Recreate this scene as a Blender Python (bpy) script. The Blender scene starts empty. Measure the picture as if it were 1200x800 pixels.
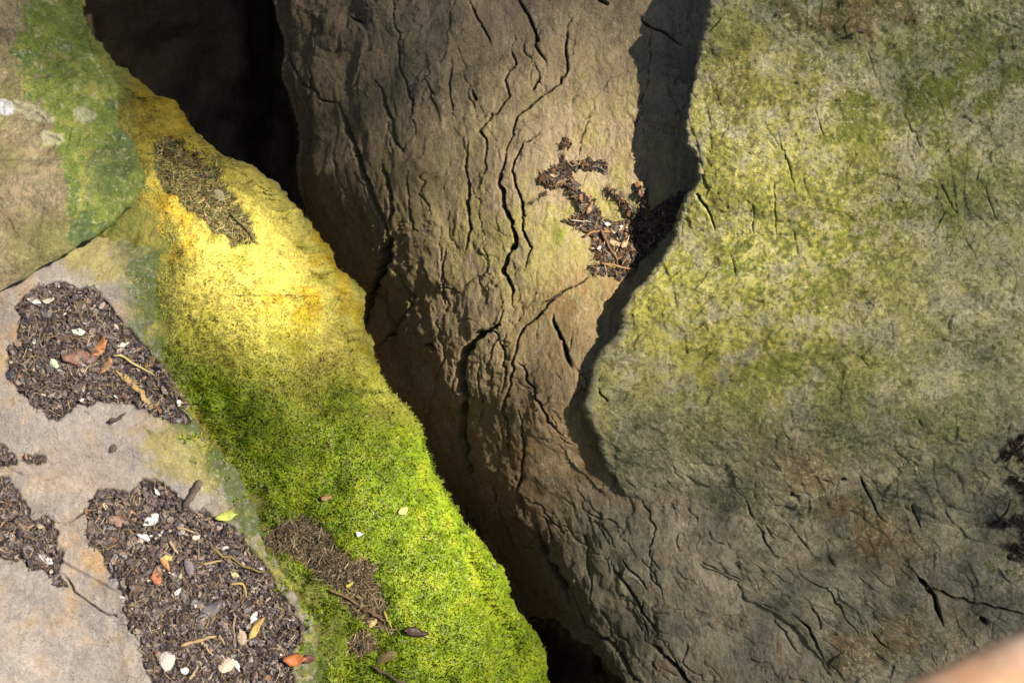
import bpy, math, random
import numpy as np
from mathutils import Vector, Matrix

SC = bpy.context.scene
COL = SC.collection
RNG = np.random.default_rng(7)
random.seed(7)

# ------------------------------------------------------------------ frame
# The place is laid out in a local frame (x right, y up the slope, z out of the crevice)
# that is pitched 60 degrees against the level ground.  LIFT puts it above the ground.
D = 2.8                      # camera to the middle of the crevice, metres
K = 2.0 / 1200.0             # metres per survey unit at z = 0
PITCH = math.radians(60)
AX = np.array([1.0, 0.0, 0.0])
AY = np.array([0.0, math.sin(PITCH), math.cos(PITCH)])
AZ = np.array([0.0, -math.cos(PITCH), math.sin(PITCH)])
LIFT = np.array([0.0, 0.0, 2.3])

def s2w(P):
    P = np.asarray(P, dtype=np.float64)
    return P[..., 0:1] * AX + P[..., 1:2] * AY + P[..., 2:3] * AZ + LIFT

def vec_w(v):
    return Vector(v[0] * AX + v[1] * AY + v[2] * AZ)

def pt(px, py, z):
    f = K * (D - z) / D
    return np.stack([(px - 600.0) * f, (400.0 - py) * f, z + 0.0 * px], axis=-1)

# ------------------------------------------------------------------ camera
cam_d = bpy.data.cameras.new("camera")
cam = bpy.data.objects.new("camera", cam_d)
COL.objects.link(cam)
cam_d.sensor_width = 36.0
cam_d.lens = 36.0 * D / 2.0
cam_d.clip_start = 0.02
cam_d.clip_end = 500.0
cam_d.dof.use_dof = True
cam_d.dof.focus_distance = 2.92
cam_d.dof.aperture_fstop = 6.3
cam.location = Vector(s2w(np.array([0.0, 0.0, D])))
cam.rotation_euler = Matrix((AX, AY, AZ)).transposed().to_euler()
SC.camera = cam

# ------------------------------------------------------------------ light
SUN_S = np.array([0.60, 0.24, 0.76]); SUN_S /= np.linalg.norm(SUN_S)
sun_w = vec_w(SUN_S)
world = bpy.data.worlds.new("World")
SC.world = world
world.use_nodes = True
wn = world.node_tree
bg = wn.nodes["Background"]
sky = wn.nodes.new("ShaderNodeTexSky")
sky.sky_type = 'NISHITA'
sky.sun_disc = False
sky.sun_elevation = math.asin(sun_w.z)
sky.sun_rotation = math.atan2(sun_w.x, sun_w.y)
wn.links.new(sky.outputs[0], bg.inputs[0])
bg.inputs[1].default_value = 0.05
sun_d = bpy.data.lights.new("sun", 'SUN')
sun_d.energy = 5.0
sun_d.angle = math.radians(0.53)
sun_d.color = (1.0, 0.90, 0.74)
sun = bpy.data.objects.new("sun", sun_d)
sun.rotation_euler = sun_w.to_track_quat('Z', 'Y').to_euler()
sun.location = (6, -2, 9)
COL.objects.link(sun)
vs = SC.view_settings
vs.view_transform = 'Standard'
vs.look = 'None'
vs.exposure = 1.2
vs.gamma = 1.0
vs.use_curve_mapping = False
SC.cycles.use_denoising = True
SC.cycles.max_bounces = 6
SC.cycles.diffuse_bounces = 4

# ------------------------------------------------------------------ noise
_pr = np.random.default_rng(11)
PERM = _pr.permutation(256).astype(np.int32)
PERM = np.concatenate([PERM, PERM, PERM])
_g = _pr.normal(size=(256, 3)); _g /= np.linalg.norm(_g, axis=1, keepdims=True)
GRAD = _g.astype(np.float32)

def perlin(x, y, z=0.0):
    x, y, z = np.broadcast_arrays(np.asarray(x, np.float32), np.asarray(y, np.float32), np.asarray(z, np.float32))
    xi = np.floor(x); yi = np.floor(y); zi = np.floor(z)
    xf = x - xi; yf = y - yi; zf = z - zi
    xi = xi.astype(np.int32) & 255; yi = yi.astype(np.int32) & 255; zi = zi.astype(np.int32) & 255
    u = xf * xf * xf * (xf * (xf * 6 - 15) + 10)
    v = yf * yf * yf * (yf * (yf * 6 - 15) + 10)
    w = zf * zf * zf * (zf * (zf * 6 - 15) + 10)
    out = 0.0
    for a in (0, 1):
        ha = PERM[xi + a]
        for b in (0, 1):
            hb = PERM[ha + yi + b]
            for c in (0, 1):
                g = GRAD[PERM[hb + zi + c]]
                d = g[..., 0] * (xf - a) + g[..., 1] * (yf - b) + g[..., 2] * (zf - c)
                out = out + d * (u if a else 1 - u) * (v if b else 1 - v) * (w if c else 1 - w)
    return out * 1.5

def fbm(x, y, z=0.0, o=4, gain=0.5):
    s = 0.0; a = 1.0; t = 0.0
    for i in range(o):
        s = s + a * perlin(x + 17.3 * i, y - 9.1 * i, z + 5.7 * i)
        t += a; a *= gain
        x = x * 2.03; y = y * 2.03; z = z * 2.03
    return s / t * 1.4

def ridged(x, y, z=0.0, o=4):
    s = 0.0; a = 1.0; t = 0.0
    for i in range(o):
        s = s + a * (1.0 - 2.2 * np.abs(perlin(x + 31.3 * i, y + 3.1 * i, z)))
        t += a; a *= 0.5
        x = x * 2.1; y = y * 2.1; z = z * 2.1
    return s / t

def worley(x, y, seed=0):
    """nearest and second nearest cell point, random numbers of the cell, offset from its point"""
    x = np.asarray(x, np.float32); y = np.asarray(y, np.float32)
    xi = np.floor(x).astype(np.int32); yi = np.floor(y).astype(np.int32)
    f1 = np.full(x.shape, 9e9, np.float32); f2 = f1.copy()
    hid = np.zeros(x.shape, np.int32); ox = np.zeros_like(f1); oy = np.zeros_like(f1)
    for dx in (-1, 0, 1):
        for dy in (-1, 0, 1):
            cx, cy = xi + dx, yi + dy
            h = PERM[PERM[(cx & 255)] + (cy & 255) + seed % 200]
            qx = cx + PERM[h + 31] / 256.0; qy = cy + PERM[h + 97] / 256.0
            ex, ey = x - qx, y - qy
            d = ex * ex + ey * ey
            n = d < f1
            f2 = np.where(n, f1, np.minimum(f2, d)); f1 = np.where(n, d, f1)
            hid = np.where(n, h, hid); ox = np.where(n, ex, ox); oy = np.where(n, ey, oy)
    r1 = PERM[hid + 11] / 256.0; r2 = PERM[hid + 53] / 256.0; r3 = PERM[hid + 151] / 256.0
    return np.sqrt(f1), np.sqrt(f2), r1, r2, r3, ox, oy

def plates(u, v, seed=0, tilt=0.9, groove=0.5):
    """flaky relief: angular plates of different height and tilt with fine partings"""
    f1, f2, r1, r2, r3, ox, oy = worley(u, v, seed)
    h = (r1 - .5) + tilt * ((r2 - .5) * ox + (r3 - .5) * oy)
    return h - groove * (r2 > .45) * np.clip(1 - (f2 - f1) / .07, 0, 1)

def sstep(a, b, x):
    t = np.clip((x - a) / (b - a), 0, 1)
    return t * t * (3 - 2 * t)

def blob(px, py, cx, cy, rx, ry, ang=0.0):
    c, s = math.cos(math.radians(ang)), math.sin(math.radians(ang))
    dx, dy = px - cx, py - cy
    u = (dx * c + dy * s) / rx; v = (-dx * s + dy * c) / ry
    return np.exp(-(u * u + v * v))

def mix(a, b, m):
    m = np.clip(m, 0, 1)
    if m.ndim == a.ndim - 1 or np.ndim(a) == 1:
        m = m[..., None]
    return a * (1 - m) + np.asarray(b) * m

def C(r, g, b):
    return np.array([r, g, b], dtype=np.float64)

def curve(pts):
    ys = np.array([p[1] for p in pts], float); xs = np.array([p[0] for p in pts], float)
    return lambda y: np.interp(y, ys, xs)

# ------------------------------------------------------------------ survey rasters (cracks, litter)
RX0, RY0, RS, RW, RH = -60, -60, 2, 2640, 1840

def sample(img, px, py):
    fx = np.clip((px - RX0) * RS, 0, RW - 1.001); fy = np.clip((py - RY0) * RS, 0, RH - 1.001)
    ix = fx.astype(np.int32); iy = fy.astype(np.int32)
    ax = fx - ix; ay = fy - iy
    return (img[iy, ix] * (1 - ax) * (1 - ay) + img[iy, ix + 1] * ax * (1 - ay)
            + img[iy + 1, ix] * (1 - ax) * ay + img[iy + 1, ix + 1] * ax * ay)

def resample(pts, step=0.7):
    pts = np.array(pts, float)
    seg = np.linalg.norm(np.diff(pts, axis=0), axis=1)
    s = np.concatenate([[0], np.cumsum(seg)])
    n = max(3, int(s[-1] / step))
    t = np.linspace(0, s[-1], n)
    return np.stack([np.interp(t, s, pts[:, 0]), np.interp(t, s, pts[:, 1])], 1), t

def stamp_cracks(cracks, amp=3.0, wk=0.7):
    img = np.zeros((RH, RW), np.float32)
    for k, (pts, w, depth) in enumerate(cracks):
        if depth <= .0155 and wk < .7: depth *= .38
        q, t = resample(pts)
        n = len(q)
        rk = np.random.default_rng(100 + k)
        nn = max(3, int(t[-1] / 6.0)); tk = np.sort(rk.uniform(0, t[-1], nn)); tk[0] = 0; tk[-1] = t[-1]
        j1 = np.interp(t, tk, rk.normal(0, amp * .42, nn)) + perlin(t / 22.0, k * 7.7 + 0.3) * amp
        j2 = np.interp(t, tk, rk.normal(0, amp * .42, nn)) + perlin(t / 22.0, k * 5.7 + 40.3) * amp
        q = q + np.stack([j1, j2], 1)
        e = np.minimum(1, np.minimum(np.arange(n), np.arange(n)[::-1]) / max(1, 0.18 * n))
        ww = wk * w * 0.5 * (0.15 + 0.85 * e) * (1 + 0.8 * perlin(t / 9.0, k * 2.3 + 80.1))
        ww = np.clip(ww, 0.5, 30)
        for i in range(n):
            R = ww[i] * RS
            r = int(R) + 2
            cx = (q[i, 0] - RX0) * RS; cy = (q[i, 1] - RY0) * RS
            x0, y0 = int(cx) - r, int(cy) - r
            if x0 < 0 or y0 < 0 or x0 + 2 * r + 2 > RW or y0 + 2 * r + 2 > RH:
                continue
            yy, xx = np.mgrid[y0:y0 + 2 * r + 2, x0:x0 + 2 * r + 2]
            d = np.hypot(xx - cx, yy - cy) / R
            h = depth * (0.4 + 0.6 * e[i]) * np.clip(1.35 - d * 1.05, 0, 1)
            v = img[y0:y0 + 2 * r + 2, x0:x0 + 2 * r + 2]
            np.maximum(v, h, out=v)
    return img

def poly_mask(polys, wob=3.0, seed=0.0):
    """antialias-free mask on the 1-unit raster, edges broken up by noise"""
    yy, xx = np.mgrid[0:RH // 2, 0:RW // 2].astype(np.float32)
    x = xx + RX0; y = yy + RY0
    wx = x + wob * (perlin(x / 14, y / 14, seed) + 0.7 * perlin(x / 5, y / 5, seed + 3))
    wy = y + wob * (perlin(x / 14, y / 14, seed + 7) + 0.7 * perlin(x / 5, y / 5, seed + 11))
    m = np.zeros(x.shape, bool)
    for poly in polys:
        ins = np.zeros(x.shape, bool)
        n = len(poly)
        for i in range(n):
            x1, y1 = poly[i]; x2, y2 = poly[(i + 1) % n]
            if y1 == y2:
                continue
            c = ((y1 > wy) != (y2 > wy)) & (wx < (x2 - x1) * (wy - y1) / (y2 - y1) + x1)
            ins ^= c
        m |= ins
    return m

def stroke_mask(strokes, wob=2.5, seed=0.0):
    yy, xx = np.mgrid[0:RH // 2, 0:RW // 2].astype(np.float32)
    x = xx + RX0; y = yy + RY0
    m = np.zeros(x.shape, bool)
    for pts, w in strokes:
        q, t = resample(pts, 1.5)
        x0, x1 = q[:, 0].min() - w - 8, q[:, 0].max() + w + 8
        y0, y1 = q[:, 1].min() - w - 8, q[:, 1].max() + w + 8
        sl = (slice(int(y0 - RY0), int(y1 - RY0)), slice(int(x0 - RX0), int(x1 - RX0)))
        X = x[sl] + wob * (perlin(x[sl] / 9, y[sl] / 9, seed) + perlin(x[sl] / 4, y[sl] / 4, seed + 3))
        Y = y[sl] + wob * (perlin(x[sl] / 9, y[sl] / 9, seed + 7) + perlin(x[sl] / 4, y[sl] / 4, seed + 9))
        d = np.full(X.shape, 1e9, np.float32)
        for a, b in q:
            d = np.minimum(d, (X - a) ** 2 + (Y - b) ** 2)
        m[sl] |= d < (w * 0.5) ** 2
    return m

def msample(m, px, py):
    ix = np.clip((px - RX0).astype(np.int32), 0, RW // 2 - 1); iy = np.clip((py - RY0).astype(np.int32), 0, RH // 2 - 1)
    return m[iy, ix]

def soften(m, n=2):
    f = m.astype(np.float32)
    for _ in range(n):
        f = (f + np.roll(f, 1, 0) + np.roll(f, -1, 0) + np.roll(f, 1, 1) + np.roll(f, -1, 1)) / 5
    return f

# ------------------------------------------------------------------ meshes and materials
def make_mesh(name, V, F, col=None, mat=None, smooth=True, extra=None):
    """V (n,3) world, F (m,3|4) ints"""
    me = bpy.data.meshes.new(name)
    V = np.ascontiguousarray(V, np.float32); F = np.ascontiguousarray(F, np.int32)
    k = F.shape[1]
    me.vertices.add(len(V)); me.vertices.foreach_set("co", V.ravel())
    me.loops.add(F.size); me.loops.foreach_set("vertex_index", F.ravel())
    me.polygons.add(len(F))
    me.polygons.foreach_set("loop_start", np.arange(0, F.size, k, dtype=np.int32))
    me.polygons.foreach_set("loop_total", np.full(len(F), k, np.int32))
    me.polygons.foreach_set("use_smooth", np.full(len(F), smooth, bool))
    me.update(calc_edges=True)
    if col is not None:
        a = me.color_attributes.new("tint", 'FLOAT_COLOR', 'POINT')
        c = np.ones((len(V), 4), np.float32); c[:, :3] = np.clip(col, 0, 1)
        a.data.foreach_set("color", c.ravel())
    if mat is not None:
        me.materials.append(mat)
    return me

def link(name, me, label=None, cat=None, group=None, kind=None, parent=None, loc=None):
    o = bpy.data.objects.new(name, me)
    COL.objects.link(o)
    if loc is not None:
        o.location = loc
    if parent is not None:
        o.parent = parent
    if label: o["label"] = label
    if cat: o["category"] = cat
    if group: o["group"] = group
    if kind: o["kind"] = kind
    return o

def stone_material(name, rough=0.85, bump=0.5, grain=260.0, var=0.22, spec=0.25, stretch=(1, 1, 1), pits=0.0, flecks=()):
    m = bpy.data.materials.new(name); m.use_nodes = True
    nt = m.node_tree; N = nt.nodes; L = nt.links
    b = N["Principled BSDF"]
    b.inputs["Roughness"].default_value = rough
    b.inputs["Specular IOR Level"].default_value = spec
    at = N.new("ShaderNodeAttribute"); at.attribute_name = "tint"
    tc = N.new("ShaderNodeTexCoord")
    mp = N.new("ShaderNodeMapping"); mp.inputs["Scale"].default_value = stretch
    L.new(tc.outputs["Object"], mp.inputs["Vector"])
    def noise(sc, det, ro, typ=None):
        n = N.new("ShaderNodeTexNoise")
        if typ: n.noise_type = typ
        n.inputs["Scale"].default_value = sc; n.inputs["Detail"].default_value = det
        n.inputs["Roughness"].default_value = ro
        n.inputs["Distortion"].default_value = 0.35
        L.new(mp.outputs[0], n.inputs["Vector"])
        return n.outputs[0]
    def math_(op, a_, b_):
        n = N.new("ShaderNodeMath"); n.operation = op
        for i, v in enumerate((a_, b_)):
            if isinstance(v, (int, float)): n.inputs[i].default_value = v
            else: L.new(v, n.inputs[i])
        return n.outputs[0]
    n1 = noise(grain, 5, 0.7); n2 = noise(grain * 0.3, 7, 0.72); n3 = noise(grain * 0.11, 6, 0.65)
    rg = noise(grain * 0.22, 5, 0.6, 'RIDGED_MULTIFRACTAL')
    sm = math_('ADD', math_('ADD', n1, n2), n3)
    mr = N.new("ShaderNodeMapRange")
    mr.inputs[1].default_value = 1.12; mr.inputs[2].default_value = 1.88
    mr.inputs[3].default_value = 1 - 1.7 * var; mr.inputs[4].default_value = 1 + 1.7 * var
    L.new(sm, mr.inputs[0])
    # dark flecks of lichen and grit
    fl = N.new("ShaderNodeMapRange")
    fl.inputs[1].default_value = 0.60; fl.inputs[2].default_value = 0.68
    fl.inputs[3].default_value = 1.0; fl.inputs[4].default_value = 1.0 - 1.6 * var
    L.new(noise(grain * 0.6, 3, 0.6), fl.inputs[0])
    mx = N.new("ShaderNodeVectorMath"); mx.operation = 'SCALE'
    L.new(at.outputs["Color"], mx.inputs[0]); L.new(math_('MULTIPLY', mr.outputs[0], fl.outputs[0]), mx.inputs["Scale"])
    out = mx.outputs[0]
    for k, (sc, lo, amt, colr) in enumerate(flecks):
        # small crusts and grains with edges of their own
        th = N.new("ShaderNodeMapRange"); th.inputs[1].default_value = lo; th.inputs[2].default_value = lo + .035
        th.inputs[3].default_value = 0.0; th.inputs[4].default_value = amt
        L.new(noise(sc, 3, 0.6), th.inputs[0])
        big = N.new("ShaderNodeMapRange"); big.inputs[1].default_value = .40; big.inputs[2].default_value = .58
        L.new(noise(sc * .09 + 3.7 * k, 3, 0.6), big.inputs[0])
        mc = N.new("ShaderNodeMix"); mc.data_type = 'RGBA'
        L.new(math_('MULTIPLY', th.outputs[0], big.outputs[0]), mc.inputs[0])
        L.new(out, mc.inputs[6]); mc.inputs[7].default_value = (*colr, 1)
        out = mc.outputs[2]
    L.new(out, b.inputs["Base Color"])
    h = math_('ADD', math_('MULTIPLY', n1, 0.7), math_('MULTIPLY', n2, 1.6))
    h = math_('ADD', h, math_('MULTIPLY', rg, pits))
    bp = N.new("ShaderNodeBump"); bp.inputs["Strength"].default_value = bump
    bp.inputs["Distance"].default_value = 0.008
    L.new(h, bp.inputs["Height"]); L.new(bp.outputs[0], b.inputs["Normal"])
    return m

def tint_material(name, rough=0.6, spec=0.4, trans=0.0):
    m = bpy.data.materials.new(name); m.use_nodes = True
    nt = m.node_tree; N = nt.nodes; L = nt.links
    b = N["Principled BSDF"]
    b.inputs["Roughness"].default_value = rough
    b.inputs["Specular IOR Level"].default_value = spec
    at = N.new("ShaderNodeAttribute"); at.attribute_name = "tint"
    tc = N.new("ShaderNodeTexCoord")
    n1 = N.new("ShaderNodeTexNoise"); n1.inputs["Scale"].default_value = 420
    n1.inputs["Detail"].default_value = 4
    L.new(tc.outputs["Object"], n1.inputs["Vector"])
    mr = N.new("ShaderNodeMapRange")
    mr.inputs[1].default_value = 0.3; mr.inputs[2].default_value = 0.7
    mr.inputs[3].default_value = 0.72; mr.inputs[4].default_value = 1.25
    L.new(n1.outputs[0], mr.inputs[0])
    mx = N.new("ShaderNodeVectorMath"); mx.operation = 'SCALE'
    L.new(at.outputs["Color"], mx.inputs[0]); L.new(mr.outputs[0], mx.inputs["Scale"])
    L.new(mx.outputs[0], b.inputs["Base Color"])
    if trans > 0:
        tr = N.new("ShaderNodeBsdfTranslucent"); L.new(mx.outputs[0], tr.inputs[0])
        ms = N.new("ShaderNodeMixShader"); ms.inputs[0].default_value = trans
        L.new(b.outputs[0], ms.inputs[1]); L.new(tr.outputs[0], ms.inputs[2])
        L.new(ms.outputs[0], N["Material Output"].inputs[0])
    return m

M_WALL = stone_material("weathered_wall_stone", 0.88, 0.8, 260, 0.20, .25, (1.3, .8, .8), -.25, ((120, .57, .55, (.16, .11, .065)), (90, .58, .5, (.44, .37, .27)), (60, .60, .5, (.24, .15, .07))))
M_RIGHT = stone_material("algae_stained_stone", 0.85, 0.6, 270, 0.24, .25, (1, 1, 1), -.35, ((75, .55, .75, (.11, .12, .028)), (110, .57, .6, (.47, .44, .28)), (48, .60, .6, (.13, .10, .05)), (160, .58, .6, (.10, .09, .045))))
M_LEFT = stone_material("pale_slab_stone", 0.8, 0.7, 290, 0.19, .3, (1, 1, 1), -.15, ((210, .60, .5, (.15, .12, .10)), (140, .58, .4, (.50, .46, .42))))
M_BLOCK = stone_material("green_block_stone", 0.85, 0.8, 260, 0.26, .25, (1, 1, 1), -.25, ((130, .57, .55, (.09, .11, .04)), (120, .57, .5, (.42, .42, .22))))
M_MOSSY = stone_material("mossy_stone", 0.9, 0.8, 330, 0.3)
M_DARK = stone_material("cave_stone", 0.8, 0.6, 160, 0.25)  # plain brown stone of the cave back
M_EARTH = stone_material("forest_soil", 0.95, 0.8, 30, 0.35)
M_MOSS = tint_material("moss_leaf", 0.42, 0.5, 0.48)
M_CHIP = tint_material("dead_leaf", 0.55, 0.4)
M_WOOD = tint_material("dry_wood", 0.75, 0.3)
M_STONE = tint_material("small_stone", 0.7, 0.35)
M_CROWN = tint_material("tree_leaf", 0.5, 0.4, 0.1)

# ------------------------------------------------------------------ rock sheets
ROWS = np.concatenate([np.linspace(-420, -20, 26)[:-1], np.arange(-20, 821, 1.25), np.linspace(821, 1150, 22)[1:]])

class Sheet:
    pass

def rock(name, edge, side, far, zf, r, depth, undercut, nfine, ncoarse, lim, disp, color, mat, rows=ROWS,
         jit=3.0, seed=0.0, label=None, cat="boulder", group=None, skirt=True, kind=None, nside=26, thin=False):
    """A boulder: front face between far(y) and edge(y), a rounded arris, a flank running back into
    the crevice and skirts down to the ground.  side=+1: the arris is on the right, -1: on the left."""
    y = rows
    e = edge(y) + jit * (perlin(y / 38, seed + .5) * 1.2 + perlin(y / 13, seed + 9.5) * 0.7 + perlin(y / 4.5, seed + 19.5) * 0.5)
    l = lim(e)
    f = far(y) if callable(far) else np.full_like(y, far)
    tc = np.linspace(0, 1, ncoarse + 1)[:-1]; tf = np.linspace(0, 1, nfine)
    rp = r / K
    e_in = e - side * rp
    if ncoarse:
        px = np.concatenate([f[:, None] + (l - f)[:, None] * tc, l[:, None] + (e_in - l)[:, None] * tf], 1)
    else:
        px = f[:, None] + (e_in - f)[:, None] * tf
    nm = px.shape[1]
    PY = np.repeat(y[:, None], nm, 1)
    es = edge(y)                                   # the face itself follows the smooth outline
    z = zf(px, PY, side * (es[:, None] - px))
    a = np.linspace(0, math.pi / 2, 12)[1:]
    ez = zf(e_in[:, None], y[:, None], side * (es - e_in)[:, None])
    pxa = e_in[:, None] + side * rp * np.sin(a)[None]
    za = ez - r * 1.2 * (1 - np.cos(a))[None]
    t = np.linspace(0, 1, nside + 1)[1:] ** 1.3
    pxs = e[:, None] - side * undercut * t[None]
    zs = za[:, -1:] - depth * t[None]
    PX = np.concatenate([px, pxa, pxs], 1); Z = np.concatenate([z, za, zs], 1)
    PY = np.repeat(y[:, None], PX.shape[1], 1)
    P = pt(PX, PY, Z)
    def normals(P):
        du = np.gradient(P, axis=1); dv = np.gradient(P, axis=0)
        n = np.cross(du, dv)
        n /= np.linalg.norm(n, axis=2, keepdims=True) + 1e-12
        return n
    n = normals(P)
    flip = np.mean(n[:, :nm, 2]) < 0
    if flip: n = -n
    front = np.zeros(PX.shape); front[:, :nm] = 1
    P = P + n * disp(PX, PY, P, front)[..., None]
    n2 = normals(P)
    if flip: n2 = -n2
    colr = color(PX, PY, P, front, n2)
    S = Sheet()
    S.P, S.N, S.y, S.f, S.l, S.e_in, S.nf, S.nc, S.nm = P, n2, y, f, l, e_in, nfine, ncoarse, nm
    S.col = colr
    nr, ncx = PX.shape
    idx = np.arange(nr * ncx).reshape(nr, ncx)
    q = np.stack([idx[:-1, :-1], idx[:-1, 1:], idx[1:, 1:], idx[1:, :-1]], -1).reshape(-1, 4)
    if not flip: q = q[:, ::-1]
    q = q[:, ::-1]
    W = s2w(P).reshape(-1, 3); cl = colr.reshape(-1, 3)
    if skirt:
        loop = np.concatenate([idx[0, :], idx[1:, -1], idx[-1, ::-1][1:], idx[::-1, 0][1:-1]])
        eye = s2w(np.array([0.0, 0.0, D])); ray = W[loop] - eye
        base = W[loop] + ray * ((-0.15 - W[loop][:, 2:3]) / np.minimum(ray[:, 2:3], -0.2)).clip(0, 1.6) * (0.06 if thin else 1.0)
        j = np.arange(len(loop)) + len(W)
        W = np.concatenate([W, base]); cl = np.concatenate([cl, cl[loop]])
        k = np.roll(np.arange(len(loop)), -1)
        sq = np.stack([loop, loop[k], j[k], j], 1)
        if not flip: sq = sq[:, ::-1]
        q = np.concatenate([q, sq])
    org = W.mean(0); org[2] = W[:, 2].min()
    me = make_mesh(name, W - org, q, cl, mat)
    S.obj = link(name, me, label, cat, group, kind, loc=Vector(org))
    return S

def lookup(S, px, py):
    """point and normal on the front face of a sheet"""
    px = np.asarray(px, float); py = np.asarray(py, float)
    r = np.clip(np.searchsorted(S.y, py), 0, len(S.y) - 1)
    if S.nc:
        t = (px - S.l[r]) / (S.e_in[r] - S.l[r])
        c = S.nc + np.round(t * (S.nf - 1)).astype(int)
    else:
        t = (px - S.f[r]) / (S.e_in[r] - S.f[r])
        c = np.round(t * (S.nf - 1)).astype(int)
    ok = (c >= 0) & (c < S.nm + 9)
    c = np.clip(c, 0, S.P.shape[1] - 1)
    return S.P[r, c], S.N[r, c], ok

# ---- outlines (x as a function of y)
E_RIGHT = curve([(905, -420), (855, -60), (838, 0), (822, 55), (806, 105), (800, 150), (806, 172), (821, 188), (817, 212), (806, 235),
                 (795, 262), (782, 298), (760, 325), (740, 343), (731, 368), (729, 386), (712, 406), (699, 422), (693, 450), (690, 488),
                 (699, 520), (714, 552), (726, 585), (731, 612), (775, 645), (822, 662), (862, 680), (873, 700), (912, 720),
                 (932, 738), (955, 768), (978, 805), (1150, 1150)])
E_WALL = curve([(280, -420), (318, -20), (324, 20), (333, 60), (326, 90), (343, 125), (352, 165), (347, 200), (356, 240), (372, 300),
                (400, 420), (450, 560), (500, 700), (560, 1150)])
E_MOSS = curve([(-120, -420), (85, -40), (103, 0), (113, 45), (135, 76), (165, 96), (200, 121), (216, 143), (236, 167), (265, 186),
                (300, 195), (330, 215), (355, 245), (376, 283), (396, 321), (425, 345), (428, 388), (446, 428), (456, 462), (485, 490),
                (502, 532), (521, 575), (550, 611), (575, 641), (590, 668), (601, 702), (621, 732), (637, 770), (640, 820), (700, 1150)])
E_SLAB = curve([(60, -420), (110, 0), (150, 225), (176, 250), (192, 290), (182, 335), (186, 385), (196, 440), (216, 480), (246, 515), (276, 552),
                (300, 590), (302, 620), (322, 655), (346, 692), (368, 730), (372, 765), (380, 830), (420, 1150)])
E_BLOCK = curve([(60, -420), (92, -10), (104, 28), (122, 75), (138, 108), (138, 148), (158, 182), (164, 208), (154, 236), (128, 262), (86, 293),
                 (42, 319), (0, 343), (-60, 372), (-420, 480)])

# ---- cracks: (points, width, depth in metres)
def hairlines(n, region, ang, spread, length, w, depth, seed):
    """fine partings that wander along the grain; ang(x, y) in degrees, 90 = straight down"""
    rk = np.random.default_rng(seed); out = []
    x0, x1, y0, y1 = region
    for _ in range(n):
        x, y = rk.uniform(x0, x1), rk.uniform(y0, y1)
        L = length * rk.uniform(.35, 1.0) ** 1.5
        pts = [(x, y)]; s_ = 0; d0 = rk.normal(0, spread * .5)
        while s_ < L:
            st = rk.uniform(4, 13); a_ = math.radians(ang(x, y) + d0 + rk.normal(0, spread))
            x += st * math.cos(a_); y += st * math.sin(a_); s_ += st
            pts.append((x, y))
        out.append((pts, w * rk.uniform(.6, 1.5), depth * rk.uniform(.4, 1.2)))
    return out

def grain_wall(x, y):
    return 88 - 28 * float(sstep(430, 620, y)) - 12 * float(sstep(620, 780, x) * sstep(560, 700, y)) + 14 * math.sin(x / 60 + y / 90)

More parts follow.
